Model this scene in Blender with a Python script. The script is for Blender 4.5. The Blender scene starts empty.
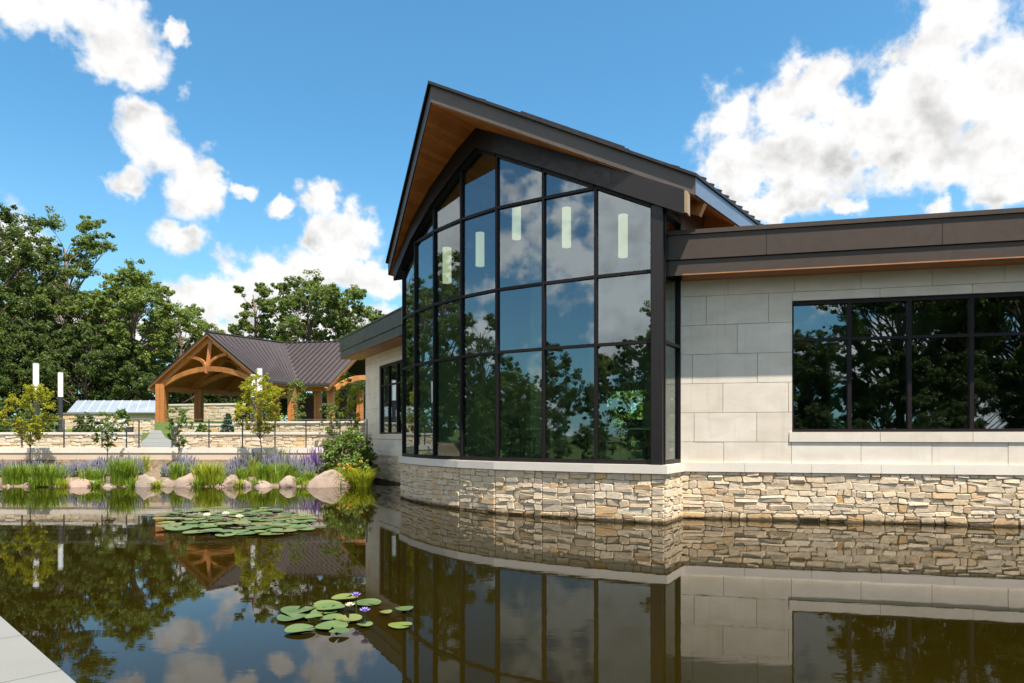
import bpy, math, random
import numpy as np
from mathutils import Vector, noise as mnoise
rad = math.radians
scene = bpy.context.scene
COL = scene.collection
EYE = 1.7; F = 682.67; HOR = 436.0

# ------------------------------------------------------------------ camera
cam_d = bpy.data.cameras.new('camera'); cam = bpy.data.objects.new('camera', cam_d); COL.objects.link(cam)
cam.location = (0, 0, EYE); cam.rotation_euler = (rad(90), 0, 0)
cam_d.lens = 24; cam_d.sensor_width = 36; cam_d.shift_y = 94.5/1024
cam_d.clip_start = 0.1; cam_d.clip_end = 3000
scene.camera = cam
scene.view_settings.view_transform = 'Standard'; scene.view_settings.look = 'None'
scene.view_settings.exposure = 1.5; scene.view_settings.gamma = 1
scene.view_settings.use_curve_mapping = False

# ------------------------------------------------------------------ sun + sky
SUN_EL = rad(67.5); saz = Vector((0.56, -0.83)).normalized()
tosun = Vector((saz.x*math.cos(SUN_EL), saz.y*math.cos(SUN_EL), math.sin(SUN_EL)))
sd = bpy.data.lights.new('sun', 'SUN'); sun = bpy.data.objects.new('sun', sd); COL.objects.link(sun)
sd.energy = 3.9; sd.angle = rad(0.53); sd.color = (1, 0.93, 0.84)
sun.rotation_euler = tosun.to_track_quat('Z', 'Y').to_euler(); sun.location = (20, -30, 60)

world = bpy.data.worlds.new('World'); scene.world = world; world.use_nodes = True

class NT:
    """tiny node-graph helper"""
    def __init__(s, tree): s.t = tree; s.n = tree.nodes; s.l = tree.links
    def node(s, typ, **kw):
        nd = s.n.new(typ)
        for k, v in kw.items(): setattr(nd, k, v)
        return nd
    def put(s, sock, v):
        if isinstance(v, bpy.types.NodeSocket): s.l.new(v, sock)
        elif v is not None: sock.default_value = v
    def math(s, op, a, b=None, c=None, clamp=False):
        nd = s.node('ShaderNodeMath', operation=op, use_clamp=clamp)
        s.put(nd.inputs[0], a)
        if b is not None: s.put(nd.inputs[1], b)
        if c is not None: s.put(nd.inputs[2], c)
        return nd.outputs[0]
    def vmath(s, op, a, b=None, out=0):
        nd = s.node('ShaderNodeVectorMath', operation=op)
        s.put(nd.inputs[0], a)
        if b is not None:
            if op == 'SCALE': s.put(nd.inputs[3], b)
            else: s.put(nd.inputs[1], b)
        return nd.outputs[out]
    def noise(s, vec, scale, detail=4, rough=0.5, dist=0, out=0):
        nd = s.node('ShaderNodeTexNoise')
        if vec is not None: s.put(nd.inputs['Vector'], vec)
        nd.inputs['Scale'].default_value = scale; nd.inputs['Detail'].default_value = detail
        nd.inputs['Roughness'].default_value = rough; nd.inputs['Distortion'].default_value = dist
        return nd.outputs[out]
    def ramp(s, fac, stops):
        nd = s.node('ShaderNodeValToRGB'); s.put(nd.inputs[0], fac)
        els = nd.color_ramp.elements
        while len(els) < len(stops): els.new(0.5)
        for e, (p, c) in zip(els, stops):
            e.position = p; e.color = (*c, 1) if len(c) == 3 else c
        return nd.outputs[0]
    def mix(s, fac, a, b, typ='MIX'):
        nd = s.node('ShaderNodeMix', data_type='RGBA', blend_type=typ)
        s.put(nd.inputs[0], fac)
        for i, v in ((6, a), (7, b)):
            if isinstance(v, tuple) and len(v) == 3: v = (*v, 1)
            s.put(nd.inputs[i], v)
        return nd.outputs[2]
    def maprange(s, v, a, b, c=0.0, d=1.0, smooth=True):
        nd = s.node('ShaderNodeMapRange'); nd.interpolation_type = 'SMOOTHSTEP' if smooth else 'LINEAR'
        s.put(nd.inputs[0], v)
        for i, x in enumerate((a, b, c, d)): nd.inputs[i+1].default_value = x
        return nd.outputs[0]

def make_world():
    g = NT(world.node_tree); g.n.clear()
    out = g.node('ShaderNodeOutputWorld'); bg = g.node('ShaderNodeBackground')
    g.l.new(bg.outputs[0], out.inputs[0])
    sky = g.node('ShaderNodeTexSky', sky_type='NISHITA'); sky.sun_disc = False
    sky.sun_elevation = SUN_EL; sky.sun_rotation = math.atan2(saz.x, saz.y)
    sky.altitude = 200; sky.air_density = 1.0; sky.dust_density = 0.6; sky.ozone_density = 2.0
    blue = g.mix(1.0, sky.outputs[0], (0.375, 0.69, 0.74), 'MULTIPLY')
    tc = g.node('ShaderNodeTexCoord'); d = tc.outputs['Generated']
    sep = g.node('ShaderNodeSeparateXYZ'); g.l.new(d, sep.inputs[0])
    az = g.math('ARCTAN2', sep.outputs[0], sep.outputs[1])
    el = g.math('ARCSINE', sep.outputs[2])
    comb = g.node('ShaderNodeCombineXYZ'); g.l.new(az, comb.inputs[0]); g.l.new(el, comb.inputs[1])
    w1 = g.vmath('SUBTRACT', g.noise(d, 9, 5, 0.62, out=1), (0.5, 0.5, 0.5))
    p = g.vmath('ADD', comb.outputs[0], g.vmath('SCALE', w1, 0.085))
    p = g.vmath('MULTIPLY', p, (1, 1, 0))
    # cumulus puffs: azimuth, elevation and angular size of each
    cl = [(60,15,62,26),(108,42,52,34),(140,72,30,22),(180,42,12,10),(20,0,40,30),
          (140,140,30,30),(122,182,18,14),(192,185,24,30),(172,160,26,14),(210,168,10,10),
          (176,240,20,12),(240,187,12,6),(280,207,13,8),(320,200,20,18),
          (338,238,34,30),(365,284,44,15),(330,270,46,26),(262,290,42,34),(222,300,42,26),(195,290,30,14),(215,330,80,24),(300,330,120,20),
          (14,238,38,30),(100,330,90,26),
          (738,120,26,28),(732,165,36,44),(805,100,46,36),(800,160,70,50),(850,120,50,40),(770,205,60,22),
          (945,42,56,44),(965,90,70,48),(905,105,50,44),(1000,150,80,50),(930,150,70,34),
          (1010,185,50,16),(1050,100,60,50),(945,203,10,7),(840,205,24,9),(885,150,60,24),(955,180,26,14)]
    field = None; fup = None; pu = g.vmath('ADD', p, (0.012, 0.055, 0))
    for (x, y, rx, ry) in cl:
        dx = x-512; dz = HOR-y; L = math.hypot(dx, F)
        a0 = math.atan2(dx, F); e0 = math.atan2(dz, L)
        ra = rx/F*math.cos(a0)**2 ; re = ry/math.hypot(L, dz)*math.cos(e0)
        sub = g.vmath('SUBTRACT', p, (a0, e0, 0))
        dv = g.vmath('DIVIDE', sub, (ra*1.28, re*1.28, 1))
        ln = g.vmath('LENGTH', dv, out=1)
        f = g.math('SUBTRACT', 1.0, ln)
        field = f if field is None else g.math('SMOOTH_MAX', field, f, 0.12)
        f2 = g.math('SUBTRACT', 1.0, g.vmath('LENGTH', g.vmath('DIVIDE', g.vmath('SUBTRACT', pu, (a0, e0, 0)), (ra*1.28, re*1.28, 1)), out=1))
        fup = f2 if fup is None else g.math('SMOOTH_MAX', fup, f2, 0.12)
    # the rest of the sky, beyond the view: broken cumulus
    n0 = g.noise(g.vmath('MULTIPLY', d, (1, 1, 1.9)), 2.3, 5, 0.55)
    base_sh = g.maprange(g.math('SUBTRACT', fup, field), -0.25, 0.45, 0.0, 1.0)
    rear = g.math('SUBTRACT', g.math('MULTIPLY', n0, 8.5), 4.3)
    side = g.maprange(g.math('ABSOLUTE', az), rad(46), rad(62), -3.0, 0.0)
    rear = g.math('ADD', rear, side)
    hi = g.maprange(el, 0.9, 1.2, 0.0, -2.0)
    rear = g.math('ADD', rear, hi)
    field = g.math('MAXIMUM', field, rear)
    fb = g.noise(d, 24, 7, 0.56)
    vor = g.node('ShaderNodeTexVoronoi', feature='SMOOTH_F1'); vor.inputs['Scale'].default_value = 26
    vor.inputs['Smoothness'].default_value = 0.6
    g.l.new(g.vmath('ADD', d, g.vmath('SCALE', w1, 0.05)), vor.inputs['Vector'])
    dens = g.math('ADD', field, g.math('MULTIPLY', g.math('SUBTRACT', fb, 0.5), 2.3))
    dens = g.math('SUBTRACT', dens, g.math('MULTIPLY', vor.outputs[0], 0.35))
    soft = g.noise(d, 4.0, 2, 0.5)
    alpha = g.maprange(dens, -0.34, 0.30)
    alpha = g.math('POWER', alpha, g.maprange(soft, 0.35, 0.65, 0.7, 1.7))
    # relief: the same noise sampled a little way towards the sun
    fb2 = g.noise(g.vmath('ADD', d, (0.006, -0.010, 0.020)), 22, 5, 0.55)
    fb1 = g.noise(d, 22, 5, 0.55)
    rel = g.math('MULTIPLY', g.math('SUBTRACT', fb1, fb2), 0.8)
    big = g.noise(g.vmath('MULTIPLY', d, (1, 1, 1.6)), 5.5, 3, 0.5)
    core = g.maprange(dens, 0.1, 1.3)
    shade = g.math('MULTIPLY', core, g.maprange(big, 0.36, 0.66))
    lum = g.math('ADD', g.math('SUBTRACT', 1.0, g.math('ADD', g.math('MULTIPLY', shade, 0.10), g.math('MULTIPLY', g.math('MULTIPLY', base_sh, g.maprange(dens, -0.1, 0.7)), 0.36))), rel)
    lum = g.math('MINIMUM', g.math('MAXIMUM', lum, 0.62), 1.02)
    rear_fill = g.maprange(g.math('ABSOLUTE', az), 1.0, 1.7, 1.0, 1.75)      # clouds out of view brightened as added fill for the shaded walls
    ccol = g.vmath('SCALE', (3.62, 3.55, 3.46), g.math('MULTIPLY', lum, rear_fill))
    skyc = g.mix(g.math('MULTIPLY', alpha, 0.97), blue, ccol)
    # thin high haze towards the horizon
    hz = g.maprange(el, 0.0, 0.42, 0.34, 0.0)
    skyc = g.mix(g.math('MULTIPLY', hz, g.math('SUBTRACT', 1.0, alpha)), skyc, (2.1, 2.85, 3.5))
    g.l.new(skyc, bg.inputs[0]); bg.inputs[1].default_value = 0.105
make_world()

# ------------------------------------------------------------------ materials
def new_mat(name):
    m = bpy.data.materials.new(name); m.use_nodes = True
    g = NT(m.node_tree); g.n.clear()
    out = g.node('ShaderNodeOutputMaterial'); b = g.node('ShaderNodeBsdfPrincipled')
    g.l.new(b.outputs[0], out.inputs[0])
    return m, g, b, out
def bump(g, b, h, strength=0.3, dist=0.02):
    n = g.node('ShaderNodeBump'); n.inputs['Strength'].default_value = strength; n.inputs['Distance'].default_value = dist
    g.l.new(h, n.inputs['Height']); g.l.new(n.outputs[0], b.inputs['Normal']); return n
def obj_co(g): return g.node('ShaderNodeTexCoord').outputs['Object']
def island(g): return g.node('ShaderNodeNewGeometry').outputs['Random Per Island']

def mat_simple(name, col, rough=0.6, metal=0.0, var=0.15, scale=3.0, bstr=0.1, spec=0.5, fine=40):
    m, g, b, o = new_mat(name); co = obj_co(g)
    n = g.noise(co, scale, 5, 0.6); n2 = g.noise(co, fine, 4, 0.6)
    f = g.math('ADD', g.math('MULTIPLY', n, 0.7), g.math('MULTIPLY', n2, 0.3))
    c = g.ramp(f, [(0.3, tuple(x*(1-var) for x in col)), (0.7, tuple(min(1, x*(1+var)) for x in col))])
    g.l.new(c, b.inputs['Base Color']); b.inputs['Roughness'].default_value = rough
    b.inputs['Metallic'].default_value = metal; b.inputs['Specular IOR Level'].default_value = spec
    if bstr: bump(g, b, n2, bstr, 0.01)
    return m

def mat_wood(name, c1, c2, axis=(1, 1, 14), rough=0.55, plank=0.0):
    m, g, b, o = new_mat(name); co = obj_co(g)
    v = g.vmath('MULTIPLY', co, axis)
    n = g.noise(v, 2.2, 6, 0.65, 0.6)
    isl = island(g)
    f = g.math('ADD', g.math('MULTIPLY', n, 0.8), g.math('MULTIPLY', isl, 0.35))
    c = g.ramp(f, [(0.25, c1), (0.8, c2)])
    g.l.new(c, b.inputs['Base Color']); b.inputs['Roughness'].default_value = rough
    bump(g, b, n, 0.15, 0.01)
    return m

def mat_leaf(name, dark, mid, light, trans=0.35):
    m, g, b, o = new_mat(name); co = obj_co(g)
    isl = island(g); n = g.noise(co, 0.9, 3, 0.5)
    f = g.math('ADD', g.math('MULTIPLY', isl, 0.55), g.math('MULTIPLY', n, 0.6))
    c = g.ramp(f, [(0.25, dark), (0.55, mid), (0.9, light)])
    g.l.new(c, b.inputs['Base Color']); b.inputs['Roughness'].default_value = 0.55
    b.inputs['Specular IOR Level'].default_value = 0.35
    t = g.node('ShaderNodeBsdfTranslucent')
    g.l.new(g.mix(0.5, c, tuple(x*1.4 for x in light)), t.inputs[0])
    mx = g.node('ShaderNodeMixShader'); mx.inputs[0].default_value = trans
    g.l.new(b.outputs[0], mx.inputs[1]); g.l.new(t.outputs[0], mx.inputs[2]); g.l.new(mx.outputs[0], o.inputs[0])
    return m

def mat_limestone():
    m, g, b, o = new_mat('limestone'); co = obj_co(g); isl = island(g)
    n = g.noise(g.vmath('MULTIPLY', co, (1, 1, 2.2)), 1.6, 6, 0.6, 0.4); n2 = g.noise(co, 60, 4, 0.6)
    base = g.ramp(isl, [(0, (0.66, 0.575, 0.47)), (0.35, (0.71, 0.63, 0.53)), (0.7, (0.68, 0.595, 0.485)), (1, (0.72, 0.65, 0.56))])
    st = g.ramp(n, [(0.3, (0.86, 0.85, 0.82)), (0.6, (1, 1, 1))])
    c = g.mix(1.0, base, st, 'MULTIPLY')
    sk = g.noise(g.vmath('MULTIPLY', co, (5, 5, 0.25)), 1.8, 5, 0.65)
    c = g.mix(g.maprange(sk, 0.52, 0.78, 0.0, 0.35), c, (0.42, 0.37, 0.31))
    c = g.mix(g.math('MULTIPLY', n2, 0.12), c, (0.35, 0.31, 0.27))
    g.l.new(c, b.inputs['Base Color']); b.inputs['Roughness'].default_value = 0.8
    b.inputs['Specular IOR Level'].default_value = 0.25
    bump(g, b, n2, 0.12, 0.006)
    return m

def mat_rubble(name='ledge_stone', far=False):
    m, g, b, o = new_mat(name); co = obj_co(g); isl = island(g)
    base = g.ramp(isl, [(0.0, (0.56, 0.47, 0.36)), (0.16, (0.68, 0.59, 0.46)), (0.32, (0.60, 0.52, 0.43)), (0.48, (0.72, 0.64, 0.53)),
                        (0.62, (0.60, 0.48, 0.34)), (0.74, (0.70, 0.62, 0.52)), (0.86, (0.64, 0.42, 0.20)), (0.93, (0.62, 0.56, 0.50)), (1.0, (0.76, 0.67, 0.54))])
    n = g.noise(co, 7, 6, 0.65, 0.5); n2 = g.noise(co, 34, 6, 0.7)
    c = g.mix(g.maprange(n, 0.35, 0.7, 0.0, 0.4), base, (0.46, 0.37, 0.27))
    c = g.mix(g.maprange(n2, 0.5, 0.8, 0.0, 0.55), c, (0.25, 0.21, 0.17))
    c = g.mix(1.0, c, (1.0, 0.93, 0.82), 'MULTIPLY')
    if not far:
        sep = g.node('ShaderNodeSeparateXYZ'); g.l.new(co, sep.inputs[0])
        z = g.math('ADD', sep.outputs[2], g.math('MULTIPLY', g.math('SUBTRACT', n, 0.5), 0.12))
        c = g.mix(g.maprange(z, 0.16, 0.03, 0.0, 0.65), c, (0.42, 0.25, 0.09))       # iron stain above the water line
        c = g.mix(g.maprange(z, 0.075, 0.03, 0.0, 0.9), c, (0.04, 0.032, 0.02))      # wet, algae-dark line
    g.l.new(c, b.inputs['Base Color']); b.inputs['Roughness'].default_value = 0.85
    b.inputs['Specular IOR Level'].default_value = 0.25
    h = g.math('ADD', n, g.math('MULTIPLY', n2, 0.5)); bump(g, b, h, 0.7, 0.03)
    return m

def mat_glass(name, tint, refl, refc=(0.80, 0.93, 1.0)):
    m, g, b, o = new_mat(name); g.n.remove(b)
    tr = g.node('ShaderNodeBsdfTransparent'); tr.inputs[0].default_value = (*tint, 1)
    gl = g.node('ShaderNodeBsdfGlossy'); gl.inputs['Roughness'].default_value = 0.0; gl.inputs[0].default_value = (*refc, 1)
    co = obj_co(g); n = g.noise(co, 0.9, 1, 0.3)
    bp = g.node('ShaderNodeBump'); bp.inputs['Strength'].default_value = 0.02; bp.inputs['Distance'].default_value = 0.05
    g.l.new(n, bp.inputs['Height']); g.l.new(bp.outputs[0], gl.inputs['Normal'])
    fr = g.node('ShaderNodeFresnel'); fr.inputs[0].default_value = 1.5
    geo = g.node('ShaderNodeNewGeometry')
    fac = g.math('ADD', refl, g.math('MULTIPLY', fr.outputs[0], 0.9), clamp=True)
    fac = g.math('MULTIPLY', fac, g.math('SUBTRACT', 1.0, geo.outputs['Backfacing']))
    mx = g.node('ShaderNodeMixShader'); g.l.new(fac, mx.inputs[0])
    clear = g.node('ShaderNodeBsdfTransparent')
    m2 = g.node('ShaderNodeMixShader'); g.l.new(geo.outputs['Backfacing'], m2.inputs[0])
    g.l.new(tr.outputs[0], m2.inputs[1]); g.l.new(clear.outputs[0], m2.inputs[2])
    g.l.new(m2.outputs[0], mx.inputs[1]); g.l.new(gl.outputs[0], mx.inputs[2]); g.l.new(mx.outputs[0], o.inputs[0])
    return m

def mat_water():
    m, g, b, o = new_mat('pond_water'); co = obj_co(g)
    n = g.noise(co, 0.25, 4, 0.5)
    c = g.ramp(n, [(0.3, (0.0085, 0.0060, 0.0004)), (0.7, (0.0125, 0.0086, 0.0008))])
    g.l.new(c, b.inputs['Base Color']); b.inputs['Roughness'].default_value = 0.015
    b.inputs['IOR'].default_value = 1.29; b.inputs['Specular Tint'].default_value = (0.93, 0.95, 1, 1)
    w = g.noise(g.vmath('MULTIPLY', co, (0.8, 1.6, 1)), 2.6, 3, 0.5, 0.3)
    w2 = g.noise(g.vmath('MULTIPLY', co, (1, 1.7, 1)), 11, 2, 0.5)
    patch = g.maprange(g.noise(co, 0.22, 2, 0.5), 0.42, 0.62, 0.35, 1.0)
    h = g.math('MULTIPLY', g.math('ADD', w, g.math('MULTIPLY', w2, 0.16)), patch)
    bump(g, b, h, 0.03, 0.03)
    return m

def mat_ground():
    m, g, b, o = new_mat('ground'); co = obj_co(g)
    n = g.noise(co, 0.35, 6, 0.6); n2 = g.noise(co, 6, 6, 0.7)
    grass = g.ramp(n2, [(0.3, (0.035, 0.06, 0.012)), (0.7, (0.09, 0.13, 0.03))])
    soil = g.ramp(n2, [(0.3, (0.10, 0.07, 0.045)), (0.7, (0.24, 0.18, 0.12))])
    sep = g.node('ShaderNodeSeparateXYZ'); g.l.new(co, sep.inputs[0])
    inbed = g.math('MULTIPLY', g.maprange(sep.outputs[1], 21, 21.5), g.maprange(sep.outputs[1], 29.5, 28.5))
    c = g.mix(inbed, g.mix(g.maprange(n, 0.55, 0.7, 0, 0.5), grass, (0.12, 0.13, 0.045)), soil)
    g.l.new(c, b.inputs['Base Color']); b.inputs['Roughness'].default_value = 0.95; b.inputs['Specular IOR Level'].default_value = 0.15
    bump(g, b, n2, 0.8, 0.06)
    return m

def mat_seam(name, c1, c2, rough=0.42, spec=0.5, metal=0.0):
    m, g, b, o = new_mat(name); co = obj_co(g)
    n = g.noise(co, 0.7, 4, 0.6); n2 = g.noise(co, 9, 3, 0.6)
    f = g.math('ADD', g.math('MULTIPLY', n, 0.7), g.math('MULTIPLY', n2, 0.3))
    g.l.new(g.ramp(f, [(0.35, c1), (0.68, c2)]), b.inputs['Base Color'])
    g.l.new(g.maprange(n2, 0.3, 0.7, rough-0.06, rough+0.1), b.inputs['Roughness'])
    b.inputs['Metallic'].default_value = metal; b.inputs['Specular IOR Level'].default_value = spec
    return m

def mat_lamp(name, col, strength):
    m, g, b, o = new_mat(name)
    b.inputs['Base Color'].default_value = (0.8, 0.8, 0.78, 1); b.inputs['Roughness'].default_value = 0.35
    b.inputs['Emission Color'].default_value = (*col, 1); b.inputs['Emission Strength'].default_value = strength
    n = g.noise(obj_co(g), 5, 2, 0.5)
    g.l.new(g.ramp(n, [(0.3, (0.76, 0.76, 0.74)), (0.7, (0.84, 0.84, 0.82))]), b.inputs['Base Color'])
    return m

def mat_boulder():
    m, g, b, o = new_mat('pink_sandstone'); co = obj_co(g)
    n = g.noise(co, 2.2, 6, 0.65, 0.4); n2 = g.noise(co, 18, 6, 0.7)
    oi = g.node('ShaderNodeObjectInfo').outputs['Random']
    c0 = g.mix(oi, (0.29, 0.20, 0.155), (0.27, 0.22, 0.175))
    c = g.mix(g.maprange(n, 0.4, 0.7, 0, 0.6), c0, (0.23, 0.15, 0.11))
    c = g.mix(g.maprange(n2, 0.5, 0.75, 0, 0.6), c, (0.10, 0.085, 0.06))
    g.l.new(c, b.inputs['Base Color']); b.inputs['Roughness'].default_value = 0.9; b.inputs['Specular IOR Level'].default_value = 0.2
    bump(g, b, g.math('ADD', n, g.math('MULTIPLY', n2, 0.5)), 0.6, 0.05)
    return m

def mat_pad():
    m, g, b, o = new_mat('lily_pad'); co = obj_co(g); isl = g.node('ShaderNodeObjectInfo').outputs['Random']
    n = g.noise(co, 6, 4, 0.6)
    base = g.ramp(isl, [(0, (0.045, 0.080, 0.018)), (0.45, (0.080, 0.120, 0.030)), (0.8, (0.13, 0.16, 0.022)), (0.93, (0.10, 0.10, 0.03)), (1, (0.10, 0.055, 0.045))])
    c = g.mix(g.maprange(n, 0.4, 0.7, 0, 0.5), base, (0.13, 0.145, 0.035))
    sp_ = g.noise(co, 22, 4, 0.65); c = g.mix(g.maprange(sp_, 0.60, 0.72, 0, 0.7), c, (0.06, 0.04, 0.015))
    g.l.new(c, b.inputs['Base Color']); b.inputs['Roughness'].default_value = 0.38
    bump(g, b, n, 0.2, 0.01)
    return m

M = dict(
    limestone=mat_limestone(), rubble=mat_rubble(), rubble_far=mat_rubble('garden_wall_stone', True),
    cap=mat_simple('cast_stone', (0.68, 0.61, 0.52), 0.75, var=0.08, scale=1.2, spec=0.3, bstr=0.08),
    mortar=mat_simple('mortar', (0.50, 0.42, 0.32), 0.95, var=0.2, spec=0.1),
    joint=mat_simple('pale_joint_mortar', (0.30, 0.26, 0.21), 0.95, var=0.15, spec=0.1),
    bronze=mat_seam('bronze_metal', (0.013, 0.0095, 0.0095), (0.017, 0.0125, 0.0125), 0.45, 0.35),
    fascia=mat_seam('bronze_fascia_metal', (0.052, 0.036, 0.026), (0.062, 0.042, 0.031), 0.5, 0.3),
    gable=mat_seam('gable_fascia_metal', (0.070, 0.053, 0.043), (0.085, 0.064, 0.052), 0.45, 0.4),
    frame=mat_simple('dark_window_frame', (0.013, 0.0095, 0.010), 0.5, var=0.1, bstr=0.0, spec=0.2),
    roofmetal=mat_seam('standing_seam_roof', (0.030, 0.024, 0.022), (0.040, 0.032, 0.029), 0.4),
    eave=mat_seam('galvanised_sky_tinted_trim', (0.16, 0.20, 0.26), (0.2, 0.24, 0.30), 0.35, 0.5, 0.4),  # blue-grey of the reflected sky put into the base colour
    pavroof=mat_seam('pavilion_roof_metal', (0.048, 0.037, 0.036), (0.057, 0.045, 0.043), 0.5, 0.3),
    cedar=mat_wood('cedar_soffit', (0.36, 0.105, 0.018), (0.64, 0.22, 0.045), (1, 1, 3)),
    cedar_dull=mat_wood('dull_cedar', (0.20, 0.075, 0.022), (0.36, 0.15, 0.05), (1, 1, 3)),  # duller brown version of the gable soffit cedar
    timber=mat_wood('douglas_fir_timber', (0.27, 0.095, 0.022), (0.52, 0.20, 0.052), (1, 1, 4)),
    timber_pale=mat_wood('cut_beam_end', (0.26, 0.17, 0.10), (0.40, 0.27, 0.16), (1, 1, 4)),
    slate=mat_simple('mottled_green_fascia', (0.075, 0.082, 0.066), 0.6, var=0.4, scale=2.5),  # dark green base colour with mottled tone, left wing only
    glass=mat_glass('coated_glass', (0.40, 0.58, 0.42), 0.15),
    glass_clear=mat_glass('clear_tinted_glass', (0.42, 0.52, 0.46), 0.16, (0.85, 0.95, 0.97)),
    water=mat_water(), ground=mat_ground(),
    concrete=mat_simple('pale_concrete', (0.165, 0.165, 0.152), 0.85, var=0.08, scale=1.5, spec=0.2),
    concrete2=mat_simple('beige_concrete', (0.58, 0.46, 0.34), 0.85, var=0.10, scale=0.8, spec=0.2),
    paver=mat_simple('grey_paving', (0.11, 0.108, 0.10), 0.85, var=0.12, scale=2, spec=0.2),
    mulch=mat_simple('bark_mulch', (0.07, 0.04, 0.03), 0.95, var=0.5, scale=20, bstr=0.8),
    plaster=mat_simple('interior_plaster', (0.50, 0.50, 0.42), 0.8, var=0.05),
    floor=mat_simple('interior_floor', (0.24, 0.22, 0.18), 0.4, var=0.1),
    brown=mat_simple('brown_brick', (0.13, 0.065, 0.04), 0.8, var=0.3, scale=6),
    darkwood=mat_wood('dark_timber', (0.06, 0.03, 0.018), (0.12, 0.06, 0.035)),
    lamp=mat_lamp('lit_pendant', (1, 0.80, 0.70), 0.34), lampout=mat_lamp('frosted_lamp_tube', (1, 1, 1), 0.0),
    post=mat_simple('charcoal_metal', (0.035, 0.034, 0.036), 0.5, var=0.1, bstr=0),
    steel=mat_simple('stainless_steel', (0.30, 0.29, 0.27), 0.35, metal=0.6, var=0.05, bstr=0),
    boulder=mat_boulder(), pad=mat_pad(),
    bark=mat_simple('bark', (0.15, 0.115, 0.085), 0.95, var=0.45, scale=8, bstr=0.6, spec=0.1),
    leafA=mat_leaf('leaf_oak', (0.045, 0.078, 0.012), (0.105, 0.150, 0.024), (0.20, 0.25, 0.05), 0.42),
    leafB=mat_leaf('leaf_light', (0.060, 0.098, 0.014), (0.13, 0.18, 0.030), (0.24, 0.29, 0.06), 0.42),
    leafD=mat_leaf('leaf_dark', (0.024, 0.046, 0.008), (0.060, 0.095, 0.016), (0.13, 0.175, 0.034), 0.38),
    leafY=mat_leaf('leaf_yellow_green', (0.14, 0.165, 0.008), (0.28, 0.30, 0.016), (0.46, 0.43, 0.03), 0.5),
    leafS=mat_leaf('leaf_shrub', (0.045, 0.085, 0.012), (0.12, 0.19, 0.03), (0.26, 0.34, 0.07)),
    leafC=mat_leaf('leaf_conifer', (0.012, 0.035, 0.018), (0.025, 0.065, 0.03), (0.05, 0.10, 0.05), 0.1),
    blade=mat_leaf('grass_blade', (0.06, 0.115, 0.008), (0.15, 0.235, 0.016), (0.30, 0.38, 0.035), 0.4),
    bladeY=mat_leaf('grass_blade_lime', (0.15, 0.19, 0.010), (0.28, 0.34, 0.018), (0.45, 0.46, 0.04), 0.4),
    sage=mat_leaf('sage_stem', (0.09, 0.12, 0.07), (0.15, 0.18, 0.12), (0.23, 0.26, 0.19), 0.25),
    purple=mat_leaf('lavender_flower', (0.15, 0.14, 0.21), (0.22, 0.215, 0.29), (0.33, 0.33, 0.40), 0.2),
    deep=mat_leaf('deep_purple_flower', (0.13, 0.06, 0.22), (0.19, 0.10, 0.30), (0.26, 0.16, 0.36), 0.2),
    orange=mat_leaf('orange_flower', (0.7, 0.25, 0.02), (0.8, 0.40, 0.03), (0.9, 0.6, 0.05), 0.2),
    white=mat_leaf('white_blossom', (0.55, 0.52, 0.45), (0.7, 0.68, 0.6), (0.8, 0.79, 0.72), 0.2),
    lilac=mat_leaf('lilac_petal', (0.20, 0.13, 0.46), (0.27, 0.19, 0.56), (0.38, 0.30, 0.66), 0.2),
    cream=mat_leaf('cream_petal', (0.75, 0.68, 0.40), (0.8, 0.76, 0.55), (0.85, 0.84, 0.7), 0.2),
    palemetal=mat_seam('pale_metal_roof', (0.22, 0.27, 0.33), (0.30, 0.34, 0.38), 0.3, 0.5, 0.1),
    siding=mat_simple('white_siding', (0.50, 0.54, 0.50), 0.6, var=0.05),
    mintroof=mat_seam('grey_shingle_roof', (0.20, 0.19, 0.18), (0.26, 0.25, 0.23), 0.7, 0.3),
    blue=mat_simple('blue_glaze', (0.03, 0.12, 0.26), 0.3, var=0.2),
    drape=mat_simple('pale_green_drape', (0.50, 0.56, 0.36), 0.9, var=0.1),
    fabric=mat_simple('dark_upholstery', (0.04, 0.05, 0.05), 0.9),
)

# ------------------------------------------------------------------ mesh helpers
ORG = {}
def link_mesh(name, V, Fc, mat, parent=None, origin=None, smooth=False):
    if parent is not None and origin is None: origin = ORG.get(parent.name, (0, 0, 0))
    if origin is None: origin = (0, 0, 0)
    me = bpy.data.meshes.new(name)
    V = np.asarray(V, dtype=np.float32) - np.asarray(origin, dtype=np.float32)
    me.from_pydata(V.tolist() if not isinstance(Fc, np.ndarray) else [], [], [] if isinstance(Fc, np.ndarray) else Fc)
    if isinstance(Fc, np.ndarray):
        me.vertices.add(len(V)); me.vertices.foreach_set('co', V.ravel())
        k = Fc.shape[1]; me.loops.add(Fc.size); me.loops.foreach_set('vertex_index', Fc.ravel().astype(np.int32))
        me.polygons.add(len(Fc)); me.polygons.foreach_set('loop_start', np.arange(0, Fc.size, k, dtype=np.int32))
        me.update(calc_edges=True)
    me.materials.append(mat)
    if smooth: me.polygons.foreach_set('use_smooth', [True]*len(me.polygons))
    me.update()
    o = bpy.data.objects.new(name, me); COL.objects.link(o)
    if parent is not None:
        o.parent = parent; ORG[o.name] = ORG.get(parent.name, (0, 0, 0))
    else:
        o.location = origin; ORG[o.name] = tuple(origin)
    return o

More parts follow.
